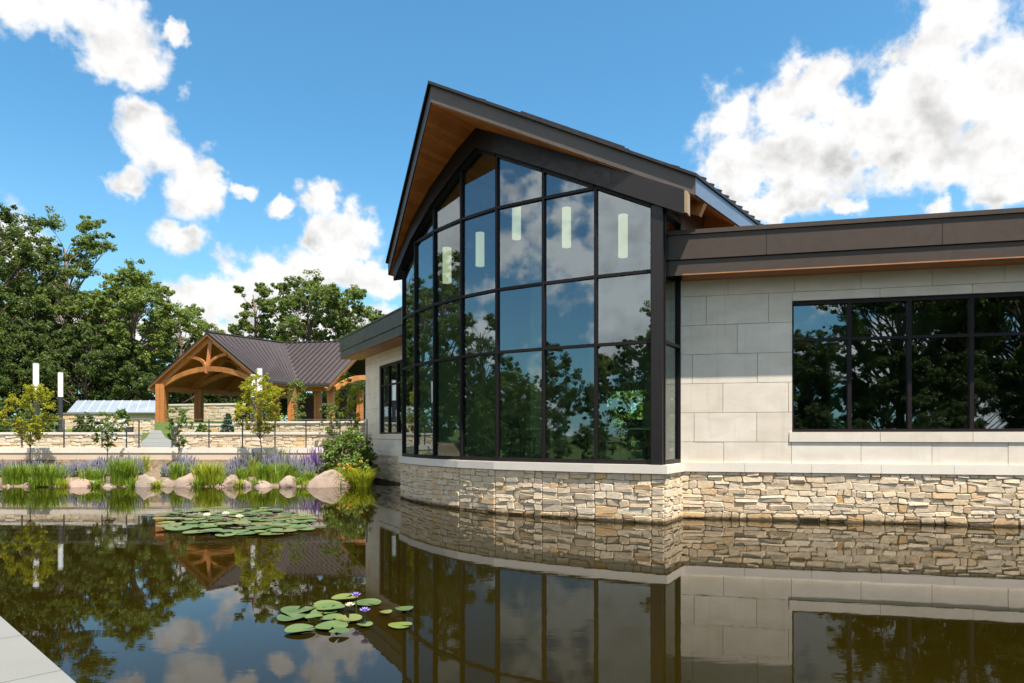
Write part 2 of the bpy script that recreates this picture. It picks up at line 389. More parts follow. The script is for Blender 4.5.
class MB:
    def __init__(s): s.v = []; s.f = []
    def add(s, vs, fs):
        n = len(s.v); s.v += [tuple(p) for p in vs]; s.f += [[n+i for i in f] for f in fs]; return s
    def hexa(s, p):                       # 8 corners: bottom ring 0-3 ccw, top ring 4-7
        return s.add(p, [(3,2,1,0),(4,5,6,7),(0,1,5,4),(1,2,6,5),(2,3,7,6),(3,0,4,7)])
    def box(s, a, b):
        x0,y0,z0 = a; x1,y1,z1 = b
        return s.hexa([(x0,y0,z0),(x1,y0,z0),(x1,y1,z0),(x0,y1,z0),(x0,y0,z1),(x1,y0,z1),(x1,y1,z1),(x0,y1,z1)])
    def fbox(s, fr, a, b):                # box in a wall frame: (along, out, z)
        s0,o0,z0 = a; s1,o1,z1 = b
        P = [fr(s0,o1,z0),fr(s1,o1,z0),fr(s1,o0,z0),fr(s0,o0,z0),fr(s0,o1,z1),fr(s1,o1,z1),fr(s1,o0,z1),fr(s0,o0,z1)]
        return s.hexa(P)
    def prism(s, poly, off):              # planar polygon swept by a vector
        n = len(poly); a = [Vector(p) for p in poly]; b = [p+Vector(off) for p in a]
        return s.add(a+b, [list(range(n-1,-1,-1)), list(range(n,2*n))]+[(i,(i+1)%n,n+(i+1)%n,n+i) for i in range(n)])
    def bar(s, p, q, w, h, up=(0,0,1)):   # rectangular bar from p to q
        p = Vector(p); q = Vector(q); d = (q-p).normalized(); up = Vector(up)
        if abs(d.dot(up)) > 0.98: up = Vector((0,1,0))
        sx = d.cross(up).normalized()*(w/2); sz = sx.normalized().cross(d).normalized()*(h/2)
        return s.hexa([p-sx-sz, p+sx-sz, q+sx-sz, q-sx-sz, p-sx+sz, p+sx+sz, q+sx+sz, q-sx+sz])
    def tube(s, pts, radii, seg=8, cap=True):
        rings = []; n0 = len(s.v); up = Vector((0.13,0.29,1)).normalized()
        for i, p in enumerate(pts):
            p = Vector(p); d = (Vector(pts[min(i+1,len(pts)-1)])-Vector(pts[max(i-1,0)]))
            d = d.normalized() if d.length else Vector((0,0,1))
            a = d.cross(up if abs(d.dot(up)) < 0.97 else Vector((1,0,0))).normalized(); b = d.cross(a)
            r = radii[i] if hasattr(radii,'__len__') else radii
            for k in range(seg):
                t = 2*math.pi*k/seg; s.v.append(tuple(p+a*r*math.cos(t)+b*r*math.sin(t)))
        for i in range(len(pts)-1):
            for k in range(seg):
                a0 = n0+i*seg+k; a1 = n0+i*seg+(k+1)%seg
                s.f.append([a0,a1,a1+seg,a0+seg])
        if cap:
            s.f.append([n0+k for k in range(seg-1,-1,-1)]); e = n0+(len(pts)-1)*seg; s.f.append([e+k for k in range(seg)])
        return s
    def build(s, name, mat, parent=None, origin=None, smooth=False):
        return link_mesh(name, s.v, s.f, mat, parent, origin, smooth)

def thing(name, label, cat, loc=(0,0,0), group=None):
    o = bpy.data.objects.new(name, None); COL.objects.link(o); o.empty_display_size = 0.3
    o.location = loc; ORG[o.name] = tuple(loc); return tag(o, label, cat, group)
def tag(o, label, cat, group=None):
    o['label'] = label; o['category'] = cat
    if group: o['group'] = group
    return o
def struct(o): o['kind'] = 'structure'; return o
def dup(root, loc, label, rotz=0.0, scl=1.0, group=None):
    r = root.copy(); COL.objects.link(r); r.location = loc; r.rotation_euler = (0,0,rotz); r.scale = (scl,)*3
    r['label'] = label
    if group: r['group'] = group
    for ch in list(root.children):
        c = ch.copy(); COL.objects.link(c); c.parent = r
        for g2 in ch.children:
            d = g2.copy(); COL.objects.link(d); d.parent = c
    return r
def at(px, y, Y=None, z=None):            # a point of the place from its bearing and distance (or height)
    if Y is None: Y = (EYE-z)*F/(y-HOR)
    return Vector(((px-512)/F*Y, Y, EYE+(HOR-y)/F*Y))

# ------------------------------------------------------------------ terrain, water, paths
def lerp(v, xs, ys): return float(np.interp(v, xs, ys))
def gh(x, y):
    if x+y < 1.35 and y < 22.8: return 0.04 if x+y > -6 else min(1.2, 0.04+(-6-(x+y))*0.03)
    side = (x-3.57)*0.227+(y-14.16)*0.974
    if x > -5.8 and 20 < y < 29.5 and (x+2.74)*-0.883+(y-21.97)*-0.47 > -0.3: return -0.9
    if x > -5.5 and (y < 22.8 or side > 0):
        h = lerp(side, [6.5, 8], [-1.0, 1.1])
        if side > 12 and x > 6: h = 1.1+min(2.4, (side-12)*0.08)
        if x < 6 and y > 27: h = max(h, lerp(y, [27, 30, 44, 60, 100], [0.9, 1.1, 2.5, 3.0, 4.0]))
        return h
    return lerp(y, [22.2, 22.9, 25.6, 25.9, 27.4, 27.8, 31.2, 31.6, 38, 43, 46, 60, 100],
                   [-0.8, 0.04, 0.42, 1.20, 1.20, 1.25, 1.35, 1.45, 1.6, 1.9, 2.6, 3.0, 4.0])
xs = np.concatenate([-np.geomspace(900, 46, 14), np.arange(-45, 45.1, 0.5), np.geomspace(46, 900, 14)])
ys = np.concatenate([-np.geomspace(900, 31, 14), np.arange(-30, 22, 0.5), np.arange(22, 32, 0.1), np.arange(32, 60.1, 0.5), np.geomspace(62, 1200, 16)])
V = [(x, y, gh(x, y)) for y in ys for x in xs]
nx = len(xs); FF = [(j*nx+i, j*nx+i+1, (j+1)*nx+i+1, (j+1)*nx+i) for j in range(len(ys)-1) for i in range(nx-1)]
struct(link_mesh('ground', V, FF, M['ground'], smooth=True))
struct(link_mesh('pond_water', [(-21.6, 23.2, 0), (-60, 61.5, 0), (-61, 61.5, 0), (34, -32.6, 0), (60, -30, 0), (60, 23.2, 0)],
                 [(0, 3, 4, 5)], M['water']))
# near coping, deck and mulch
cd = Vector((1.69, -1.61, 0)).normalized(); cn = Vector((-cd.y, cd.x, 0)); cn = -cn   # cn points away from the water
if cn.x+cn.y > 0: cn = -cn
c0 = Vector((-4.43, 5.9, 0))
def cf(s, o, z): p = c0+cd*s-cn*o; return (p.x, p.y, z)
mb = MB()
for k in range(-16, 20):
    a = k*1.15-0.30; mb.fbox(cf, (a+0.004, -0.50, -0.3), (a+1.142, 0.0, 0.15))
struct(mb.build('pond_coping', M['concrete'], origin=(-4.43, 5.9, 0)))
mb = MB(); mb.fbox(cf, (-20, -1.25, -0.2), (22, -0.504, 0.09)); struct(mb.build('terrace_paving', M['paver']))
mb = MB(); mb.fbox(cf, (-20, -5.0, -0.2), (22, -1.254, 0.16)); struct(mb.build('mulch_bed', M['mulch']))

# ------------------------------------------------------------------ the main building
P0 = Vector((-1.685, 14.17)); U = Vector((0.606, 0.795)).normalized(); Vv = Vector((U.y, -U.x))
HS = 6.93+EYE; K = 0.483
def sa(p): d = Vector((p[0], p[1]))-P0; return d.dot(Vv), d.dot(U)
def zs(p): return HS-K*abs(sa(p)[0])
def pt(s, a, z=None): p = P0+Vv*s+U*a; return (p.x, p.y, HS-K*abs(s) if z is None else z)
BOW = [Vector(p) for p in [(-3.01,18.8),(-2.524,17.74),(-1.917,16.74),(-1.18,15.83),(-0.339,15.03),(0.66,14.4),(1.69,13.8),(2.73,13.3)]]
CORN = Vector((2.93, 13.205)); RET = Vector((3.50, 14.19))
W0 = Vector((3.50, 14.176)); WD = Vector((0.974, -0.227)).normalized(); WN = Vector((-0.227, -0.974)).normalized()
L0 = Vector((-2.74, 21.97)); LD = Vector((-0.47, 0.883)).normalized(); LN = Vector((-0.883, -0.47)).normalized()

bld = thing('pavilion_building', 'low pale limestone building with steep gabled roof and tall bowed glass wall over the pond', 'building', (3.5, 14.2, 0))

def frame(p, q):
    p = Vector(p); q = Vector(q); d = (q-p).normalized(); n = Vector((d.y, -d.x))
    return lambda s, o, z: (p.x+d.x*s+n.x*o, p.y+d.y*s+n.y*o, z)
def wframe(o0, d, n): return lambda s, o, z: (o0.x+d.x*s+n.x*o, o0.y+d.y*s+n.y*o, z)

rng = random.Random(7)
def rubble(mbk, fr, L, z0, z1, depth=0.05, scale=1.0, corner=False):
    z = z0; sd_ = rng.random()*9
    while z < z1-0.02:
        h = rng.uniform(0.07, 0.17)*scale
        if z+h > z1-0.05*scale: h = z1-z
        s = -0.02 if corner else 0.0
        s -= 0 
        while s < L-0.001:
            w = rng.uniform(0.12, 0.50)*scale*(0.75 if h < 0.1*scale else 1)
            if s+w > L-0.10*scale: w = L-s
            if w > 0.22*scale and h > 0.12*scale and rng.random() < 0.4:
                q_ = rng.uniform(0.4, 0.62); parts = [(s, z, w*rng.uniform(0.9,1.0), h*q_), (s, z+h*q_, w, h*(1-q_))]
            else: parts = [(s, z, w, h)]
            for (a, b, ww, hh) in parts:
                g = 0.003*scale; j = 0.009*scale
                x0, x1, y0, y1 = a+g, a+ww-g, b+g, b+hh-g; d = depth*rng.uniform(0.6, 1.05)
                cx, cz = (x0+x1)/2, (y0+y1)/2; c = 0.13*min(x1-x0, y1-y0)
                ring = [(x0+c,y0),(x1-c,y0),(x1,y0+c),(x1,y1-c),(x1-c,y1),(x0+c,y1),(x0,y1-c),(x0,y0+c)]
                jj = [(rng.uniform(-j,j)*0.7, rng.uniform(-j,j)) for _ in ring]
                ring = [(min(max(u+e[0],0.0),L), v2+e[1]) for (u,v2),e in zip(ring,jj)]
                n = len(mbk.v); t1 = rng.uniform(-0.3,0.3); t2 = rng.uniform(-0.3,0.3)
                for lev, (sc, dd) in enumerate(((1.03,-0.02),(1.0,0.6),(0.89,1.0))):
                    for (u,v2) in ring:
                        tilt = 1+(t1*(u-cx)/max(ww,0.01)+t2*(v2-cz)/max(hh,0.01))*(1 if lev else 0)
                        su, zu = cx+(u-cx)*sc, cz+(v2-cz)*sc; fd = min(1, su/0.25, (L-su)/0.25)*min(1, max(0, (z1-zu))/0.12); fd = max(0, fd)
                        wv = mnoise.noise_vector(Vector((su*2.6/scale+sd_*7, zu*6.5/scale, sd_*3.1)))
                        mbk.v.append(fr(su+wv.x*0.06*scale*fd, dd*d*tilt if lev else -0.02, zu+wv.y*0.045*scale*fd))
                for lev in range(2):
                    for k in range(8):
                        p_ = n+lev*8+k; q_ = n+lev*8+(k+1)%8
                        mbk.f.append([p_, q_, q_+8, p_+8])
                mbk.f.append([n+16+k for k in range(8)])
            s += w
        z += h

# stone base of the bow, return, wings
ZCB, ZCT = 0.97, 1.14
base = MB(); back = MB(); cap = MB()
path = BOW+[CORN]
def offset_path(pts, o):
    out = []
    for i, p in enumerate(pts):
        ns = []
        if i > 0: d = (p-pts[i-1]).normalized(); ns.append(Vector((d.y, -d.x)))
        if i < len(pts)-1: d = (pts[i+1]-p).normalized(); ns.append(Vector((d.y, -d.x)))
        n = sum(ns, Vector((0,0)))/len(ns); n = n/n.dot(ns[0])/1.0 if n.length else n
        out.append(p+n*o)
    return out
full = [L0+LN*0.0, BOW[0]] + BOW[1:]+[CORN, RET+Vector((0.05,0.08))]
def strip(mbk, pts, o_in, o_out, z0, z1):
    A = offset_path(pts, o_in); B = offset_path(pts, o_out)
    for i in range(len(pts)-1):
        mbk.hexa([(*B[i],z0),(*B[i+1],z0),(*A[i+1],z0),(*A[i],z0),(*B[i],z1),(*B[i+1],z1),(*A[i+1],z1),(*A[i],z1)])
strip(back, full, -0.3, 0.02, -0.5, ZCB-0.001)
OP = offset_path(full, 0.02)
for i in range(1, len(OP)-1):
    L = (OP[i+1]-OP[i]).length; rubble(base, frame(OP[i], OP[i+1]), L, -0.16, ZCB)
rubble(base, frame(OP[0], OP[1]), (OP[1]-OP[0]).length, -0.16, ZCB)
strip(cap, full, -0.3, 0.10, ZCB, ZCT)

def wing(o0, d, n, Lw, depth, bays, zo0, zo1, ztr, over, flip, fasc, hall_s):
    fr = wframe(o0, d, n) if not flip else wframe(o0, d, n)
    def B(mbk, a, b):
        s0,q0,z0 = a; s1,q1,z1 = b
        P = [fr(s0,q1,z0),fr(s1,q1,z0),fr(s1,q0,z0),fr(s0,q0,z0),fr(s0,q1,z1),fr(s1,q1,z1),fr(s1,q0,z1),fr(s0,q0,z1)]
        if flip: P = [P[1],P[0],P[3],P[2],P[5],P[4],P[7],P[6]]
        mbk.hexa(P)
    # base
    B(back, (0, -0.3, -0.5), (Lw, 0.02, ZCB-0.002))
    f2 = (lambda s, o, z: fr(s, o+0.02, z)) if not flip else (lambda s, o, z: fr(Lw-s, o+0.02, z))
    rubble(base, f2, Lw, -0.16, ZCB)
    # end wall base
    f3 = (lambda s, o, z: fr(Lw+o, -s, z)) if not flip else (lambda s, o, z: fr(Lw+o, s-2.5, z))
    rubble(base, f3, 2.5, -0.16, ZCB)
    k = 0; s = 0.0
    while s < Lw:
        e = min(s+1.26, Lw); B(cap, (s+0.003, -0.3, ZCB+0.001), (e-0.003, 0.085, ZCT+0.001)); s = e
    # limestone skin
    skin = MB(); wallb = MB()
    s0w, s1w = bays[0], bays[-1]
    for (a, b) in (((0,-0.32,ZCT),(s0w,0.0,4.93)), ((s1w,-0.32,ZCT),(Lw,0.0,4.93)), ((s0w,-0.32,ZCT),(s1w,0.0,zo0)), ((s0w,-0.32,zo1),(s1w,0.0,4.93))): B(wallb, a, b)
    rows = [ZCT+0.004, 1.58, 2.18, 2.78, 3.38, 3.98, 4.58, 4.93]
    offs = [0.35, 0.95, 0.45, 1.0, 0.15, 0.75, 0.3]
    for i in range(7):
        z0, z1 = rows[i], rows[i+1]; cuts = []
        x = -offs[i]+(0 if not flip else 0.2)
        while x < Lw: cuts.append(x); x += 1.25+rng.uniform(-0.05, 0.05)
        cuts.append(Lw+1)
        inw = z0 >= 1.57 and z1 <= 4.59
        for a, b in zip(cuts, cuts[1:]):
            segs = [(max(a,0.0), min(b,Lw))]
            if inw:
                segs = [(max(a,0.0), min(b,s0w)), (max(a,s1w), min(b,Lw))]
            for (p, q) in segs:
                if q-p > 0.05: B(skin, (p+0.004, 0.0, z0+0.004), (q-0.004, 0.030+rng.uniform(-0.003,0.003), z1-0.004))
                elif q-p > 0.001: B(skin, (p, 0.0, z0+0.004), (q, 0.030, z1-0.004))
    x = s0w
    while x < s1w:                                   # header and sill stones
        e = min(x+1.6, s1w); B(skin, (x+0.004, -0.05, zo1+0.004), (e-0.004, 0.030, 4.576))
        B(skin, (x+0.004-(0.06 if x == s0w else 0), -0.10, 1.584), (e-0.004, 0.052, zo0-0.002)); x = e
    skin.build('limestone_block_wall', M['limestone'], bld)
    # rear, end, floor, ceiling
    body = MB(); B(body, (-1 if not flip else -1, -depth, 0.8), (Lw-0.02, -0.33, 1.16)); body.build('floor_slab', M['floor'], bld)
    B(wallb, (Lw-0.3, -depth, ZCT), (Lw, -0.321, 4.93))
    B(wallb, (Lw-0.3, -depth, -0.4), (Lw-0.001, -2.5, ZCT))
    for (a, b) in (((0.8,0),(Lw,1)),) if not flip else (((0.2,0),(1.4,1)),((3.2,0),(Lw,1))):
        B(wallb, (a[0], -depth-0.2, 0.5), (min(b[0],Lw-0.31), -depth, 4.93))
    B(wallb, (0.8, -depth-0.19, 0.5), (Lw-0.32, -depth-0.01, 1.8)); B(wallb, (0.8, -depth-0.19, 4.0), (Lw-0.32, -depth-0.01, 4.92))
    wallb.build('wall_core', M['joint'] , bld)
    # flat roof with stepped metal fascia
    rf = MB(); B(rf, (0.0, -depth-0.4, 4.96), (Lw+over, over-0.08, 5.2)); rf.build('flat_roof', M['roofmetal'], bld)
    so = MB(); st = -0.42 if not flip else -0.2
    x = 0
    for r in range(int(over/0.10)+1):
        q0 = r*0.10; q1 = min(q0+0.094, over-0.02)
        if q1 > q0: B(so, (0.03 if not flip else 0.4, q0, 4.90), (Lw+over-0.03, q1, 4.925))
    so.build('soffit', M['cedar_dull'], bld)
    fa = MB(); le = Lw+over
    a0 = st if not flip else -0.1
    B(fa, (a0, over-0.06, 4.90), (le-0.03, over-0.03, 5.19))
    B(fa, (a0, over-0.09, 5.185), (le-0.05, over-0.055, 5.215))
    B(fa, (a0, over-0.06, 5.212), (le, over+0.0, 5.69))
    B(fa, (a0, over-0.12, 5.686), (le-0.05, over-0.055, 5.70))
    B(fa, (a0, over-0.12, 5.70), (le+0.012, over+0.03, 5.725))
    B(fa, (a0, over-0.30, 5.726), (le-0.1, over-0.09, 5.82))
    B(fa, (Lw+over-0.06, -depth, 4.90), (Lw+over-0.031, over-0.061, 5.19)); B(fa, (Lw+over-0.06, -depth, 5.212), (Lw+over-0.001, over-0.061, 5.69))
    B(fa, (a0, -depth-0.3, 5.19), (Lw+over-0.07, over-0.31, 5.60))
    fa.build('roof_fascia', fasc, bld)
    if not flip:
        for j in range(6):
            sc = MB(); x = 1.6+j*3.05; B(sc, (x, over-0.058, 5.214), (x+0.012, over+0.003, 5.688))
            sc.build('fascia_joint', M['bronze'], bld)
    # windows: one part per bay, with frame and pane
    for i in range(len(bays)-1):
        a, b = bays[i], bays[i+1]
        w = MB(); fwid = 0.035
        B(w, (a-(0 if i else 0.0), -0.14, zo0), (a+fwid, -0.02, zo1-0.001)); B(w, (b-fwid, -0.14, zo0), (b, -0.02, zo1-0.001))
        B(w, (a+fwid, -0.139, zo0+0.001), (b-fwid, -0.021, zo0+0.06)); B(w, (a+fwid, -0.139, zo1-0.08), (b-fwid, -0.021, zo1-0.002))
        B(w, (a+fwid, -0.138, ztr-0.03), (b-fwid, -0.022, ztr+0.03))
        wf = w.build('window', M['frame'], bld)
        gl = MB(); B(gl, (a+fwid, -0.09, zo0+0.06), (b-fwid, -0.078, ztr-0.03)); B(gl, (a+fwid, -0.09, ztr+0.03), (b-fwid, -0.078, zo1-0.08))
        gl.build('pane', M['glass'], wf)
    return fr, B
Rbays = [2.10+0.07+1.07*i for i in range(6)]
wingR, BR = wing(W0, WD, WN, 17.0, 9.0, Rbays, 1.78, 4.40, 3.62, 0.62, False, M['fascia'], 0)
wingL, BL = wing(L0, LD, LN, 6.94, 7.0, [2.1, 3.08, 4.06, 5.04], 1.78, 4.40, 3.62, 0.88, True, M['slate'], 0)
base.build('ledge_stone_base', M['rubble'], bld)
back.build('mortar_backing', M['mortar'], bld)
cap.build('stone_ledge', M['cap'], bld)

# bowed curtain wall, one window per bay
ROWS = [1.145, 3.54, 4.92, 6.72, 12]
BEAM = 0.46
def clip(poly, a, b, c):               # keep a*s+b*z<=c
    out = []
    for i in range(len(poly)):
        p, q = poly[i], poly[(i+1) % len(poly)]
        fp, fq = a*p[0]+b*p[1]-c, a*q[0]+b*q[1]-c
        if fp <= 0: out.append(p)
        if (fp < 0 < fq) or (fq < 0 < fp):
            t = fp/(fp-fq); out.append((p[0]+(q[0]-p[0])*t, p[1]+(q[1]-p[1])*t))
    return out
def bay(p, q, mats=('frame', 'glass'), m0=0.028, m1=0.028, top_drop=BEAM, rows=ROWS):
    fr = frame(p, q); L = (q-p).length; d = (q-p).normalized()
    s_p, s_q = sa(p)[0], sa(q)[0]
    zt = lambda s: min(HS-K*(s_p+(s_q-s_p)*s/L), HS+K*(s_p+(s_q-s_p)*s/L))-top_drop
    k1 = -K*(s_q-s_p)/L; c1 = HS-K*s_p-top_drop; k2 = K*(s_q-s_p)/L; c2 = HS+K*s_p-top_drop
    f = MB(); g = MB()
    for (a, w, e) in ((0, m0, 0), (L, m1, 1)):      # half mullions
        s0, s1 = (0, w) if e == 0 else (L-w, L)
        z0, z1 = zt(s0)+0.02, zt(s1)+0.02
        P = [fr(s0,0.02,1.142),fr(s1,0.02,1.142),fr(s1,-0.13,1.142),fr(s0,-0.13,1.142),fr(s0,0.02,z0),fr(s1,0.02,z1),fr(s1,-0.13,z1),fr(s0,-0.13,z0)]
        f.hexa(P)
    def clipped(poly):
        poly = clip(poly, -k1, 1, c1+0.0); return clip(poly, -k2, 1, c2)
    for i in range(4):
        z0, z1 = rows[i], rows[i+1]
        poly = clipped([(m0, z0+0.03), (L-m1, z0+0.03), (L-m1, z1-0.03), (m0, z1-0.03)])
        if len(poly) >= 3:
            g.prism([fr(s, -0.05, z) for s, z in poly], tuple(Vector(fr(0,0.0,0))-Vector(fr(0,-0.012,0))) )
        h = 0.030 if i else 0.04
        poly = clipped([(m0, z0-h if i else z0), (L-m1, z0-h if i else z0), (L-m1, z0+h*(1 if i else 2)), (m0, z0+h*(1 if i else 2))])
        if len(poly) >= 3: f.prism([fr(s, -0.12, z) for s, z in poly], tuple(Vector(fr(0,0.015,0))-Vector(fr(0,-0.12,0))))
    # raking head rail
    ss = [m0, L-m1]
    if s_p*s_q < 0: ss = [m0, L*(-s_p)/(s_q-s_p), L-m1]
    for a, b in zip(ss, ss[1:]):
        za, zb = zt(a), zt(b)
        f.hexa([fr(a,0.045,za-0.07),fr(b,0.045,zb-0.07),fr(b,-0.125,zb-0.07),fr(a,-0.125,za-0.07),fr(a,0.045,za+0.02),fr(b,0.045,zb+0.02),fr(b,-0.125,zb+0.02),fr(a,-0.125,za+0.02)])
    wf = f.build('window', M[mats[0]], bld); g.build('pane', M[mats[1]], wf)
for i in range(7): bay(BOW[i], BOW[i+1])
bay(CORN+Vector((0.02,0.03)), RET, ('frame', 'glass_clear'), 0.03, 0.06, top_drop=0.5, rows=[1.145, 3.54, 12, 13, 14])
# corner posts
f = frame(BOW[7], CORN); L = (CORN-BOW[7]).length
mb = MB(); mb.fbox(f, (0, -0.2, 1.141), (L, 0.08, zs(CORN)-BEAM+0.05)); mb.build('corner_post', M['bronze'], bld)
mb = MB(); f = frame(L0, BOW[0]); LL = (BOW[0]-L0).length; mb.fbox(f, (0, -0.2, 1.141), (LL-0.002, 0.02, 5.6)); mb.build('side_wall', M['fascia'], bld)
# arched perimeter beam over the glass
ridge_pt = BOW[3]+(BOW[4]-BOW[3])*0.524
BP = [BOW[0]+(BOW[0]-BOW[1]).normalized()*0.5]+BOW[0:4]+[ridge_pt]+BOW[4:8]+[CORN+(CORN-BOW[7]).normalized()*0.42]
A = offset_path(BP, -0.14); Bo = offset_path(BP, 0.13); mb = MB()
for i in range(len(BP)-1):
    ring = []
    for P_ in (Bo[i], Bo[i+1], A[i+1], A[i]): ring.append((P_.x, P_.y, zs(P_)-BEAM))
    for P_ in (Bo[i], Bo[i+1], A[i+1], A[i]): ring.append((P_.x, P_.y, zs(P_)-0.004))
    mb.hexa(ring)
mb.build('perimeter_beam', M['bronze'], bld)
mb = MB(); e = BP[-1]; f = frame(BP[-2], BP[-1]); L = (BP[-1]-BP[-2]).length
za = zs(e); mb.hexa([f(L+0.002,0.12,za-BEAM+.02),f(L+0.06,0.12,za-BEAM+.0),f(L+0.06,-0.13,za-BEAM+.0),f(L+0.002,-0.13,za-BEAM+.02),f(L+0.002,0.12,za-0.02),f(L+0.06,0.12,za-0.05),f(L+0.06,-0.13,za-0.05),f(L+0.002,-0.13,za-0.02)])
mb.build('beam_end', M['timber_pale'], bld)

# the gable roof
TR = (3.508, 13.09); TL = (-3.56, 19.6); AB = 13.5
sR, aR = sa(TR); sL, aL = sa(TL)
roof = MB(); TH = 0.36
outline = [(0.0, 0.0), (sR, aR), (sR, AB), (0.0, AB), (sL, AB), (sL, aL)]
def slab(mbk, grow, z0, z1):
    g = grow
    R = [(0, -g*1.6), (sR+g, aR-g), (sR+g, AB), (0, AB)]; Lp = [(0, -g*1.6), (0, AB), (sL-g, AB), (sL-g, aL-g)]
    for poly in (R, Lp):
        lo = [(*pt(s, a)[:2], HS-K*abs(s)+z0) for s, a in poly]; hi = [(*pt(s, a)[:2], HS-K*abs(s)+z1) for s, a in poly]
        n = len(lo); mbk.add(lo+hi, [list(range(n-1,-1,-1)), list(range(n,2*n))]+[(i,(i+1)%n,n+(i+1)%n,n+i) for i in range(n)])
slab(roof, 0.0, 0.002, TH)
rf = roof.build('roof', M['gable'], bld)
mb = MB(); slab(mb, 0.05, TH+0.001, TH+0.06)
mb.build('roof_edge_trim', M['bronze'], rf)
# standing seams
mb = MB()
for k in range(int((AB-aL)/0.42)+8):
    a = 0.2+k*0.42
    for (sE, aE) in ((sR, aR), (sL, aL)):
        # clip seam against prow edge: edge a = aE*|s|/|sE|
        smax = abs(sE)+0.05
        if a < aE+0.1: smax = abs(sE)*a/aE-0.35
        if smax < 0.3: continue
        sg = 1 if sE > 0 else -1
        p = pt(0, a); q = pt(sg*smax, a)
        mb.bar((p[0],p[1],p[2]+TH+0.085), (q[0],q[1],q[2]+TH+0.085), 0.03, 0.055)
p = pt(0, 0.6); q = pt(0, AB); mb.bar((*p[:2], p[2]+TH+0.07), (*q[:2], q[2]+TH+0.07), 0.25, 0.04)
mb.build('standing_seams', M['roofmetal'], rf)
mb = MB(); p = pt(1.55, 1.05); q = pt(3.45, 1.95)
mb.bar((p[0],p[1],p[2]+TH+0.12), (q[0],q[1],q[2]+TH+0.12), 0.08, 0.05); mb.build('snow_guard', M['bronze'], rf)
mb = MB(); p = pt(sR+0.004, aR+0.01); q = pt(sR+0.004, AB)
n3 = Vector((Vv.x, Vv.y, 0))*0.012
a_ = Vector((p[0],p[1],p[2]+0.01)); b_ = Vector((q[0],q[1],q[2]+0.01))
mb.hexa([a_, b_, b_-n3*0.1, a_-n3*0.1, a_+Vector((0,0,TH-0.03)), b_+Vector((0,0,TH-0.03)), b_+n3+Vector((0,0,TH-0.03)), a_+n3+Vector((0,0,TH-0.03))][0:0] or
        [a_, a_+n3, b_+n3, b_, a_+Vector((0,0,TH-0.03)), a_+n3+Vector((0,0,TH-0.03)), b_+n3+Vector((0,0,TH-0.03)), b_+Vector((0,0,TH-0.03))])
mb.build('eave_fascia', M['eave'], rf)
# cedar soffit: boards running along the ridge, both slopes
mb = MB(); bw = 0.115
for sE, aE in ((sR-0.03, aR+0.02), (sL+0.03, aL+0.02)):
    sg = 1 if sE > 0 else -1; n = int(abs(sE)/bw)
    for k in range(n+1):
        s0 = k*bw+0.004; s1 = min((k+1)*bw, abs(sE))
        if s1 <= s0+0.01: continue
        a0 = aE*s0/abs(sE)+0.03; a1 = aE*s1/abs(sE)+0.03
        P = []
        for dz in (-0.022, -0.001):
            for (s, a) in ((s0, a0), (s1, a1), (s1, AB-0.05), (s0, AB-0.05)):
                x, y, z = pt(sg*s, a); P.append((x, y, z+dz))
        mb.hexa(P)
mb.build('soffit', M['cedar'], rf)
# projecting timber lookout under the right eave and wall of the hall above the wing roof
for da in (0.55, 2.3, 4.1, 5.9):
    mb = MB(); p = pt(sR-1.2, aR+da); q = pt(sR-0.06, aR+da); mb.bar((*p[:2], p[2]-0.16), (*q[:2], q[2]-0.16), 0.14, 0.26)
    mb.build('lookout_beam', M['timber'], bld)
hall = MB()
def hwall(s, a0, a1, z0=0.8, th=0.2):
    sg = 1 if s > 0 else -1
    p0 = pt(s, a0); p1 = pt(s, a1); p2 = pt(s-sg*th, a1); p3 = pt(s-sg*th, a0); z = HS-K*abs(s)-0.03
    ring = [p0, p1, p2, p3] if sg < 0 else [p0, p3, p2, p1]
    hall.hexa([(*c[:2], z0) for c in ring]+[(*c[:2], z) for c in ring])
sr, ar = sa(RET)
hwall(sr-0.02, ar+0.05, ar+0.5, 4.9); hwall(sr-0.02, ar+0.5, AB-0.3, 4.93); 
hwall(sr-0.02, ar+3.6, AB-0.3, 1.0)
hall.build('hall_side_wall', M['darkwood'], bld)
hall = MB(); hwall(-4.05, 3.15, AB-0.3, 1.0); hall.build('hall_side_wall', M['plaster'], bld)
dr = MB(); aa = 3.4                                # pleated pale drapes along the left wall
while aa < AB-1.2:
    if (aa-3.4) % 2.4 < 1.75:
        p = pt(-3.93, aa); q = pt(-3.93, aa+0.09); r_ = pt(-3.84, aa+0.045)
        dr.prism([(p[0],p[1],1.16),(q[0],q[1],1.16),(r_[0],r_[1],1.16)], (0,0,3.4))
    aa += 0.10
dr.build('drape', M['drape'], bld)
# rear wall of the hall with tall openings to the garden
rear = MB(); fr = lambda s, o, z: (*pt(s, AB-0.6-o)[:2], z)
sw = sr-0.25
for (a, b) in ((-4.0,-3.1), (-1.5,-0.8), (1.0,1.6), (3.1, sw)):
    rear.fbox(fr, (a, 0, 0.8), (b, 0.2, HS-K*max(abs(a), abs(b))-0.05))
for (a, b) in ((-3.1,-1.5), (-0.8,1.0), (1.6,3.1)): rear.fbox(fr, (a, 0.01, 3.4), (b, 0.19, HS-K*max(abs(a), abs(b))-0.05))
g_ = pt(-4.0, 0)[2]-0.06
poly = [(-4.0, 3.41), (sw, 3.41), (sw, HS-K*abs(sw)-0.06), (0, HS-0.06), (-4.0, HS-K*4.0-0.06)]
rear.prism([fr(a_, 0.205, z_) for a_, z_ in poly], tuple(Vector(fr(0,0.25,0))-Vector(fr(0,0.205,0))))
rear.build('hall_rear_wall', M['plaster'], bld)
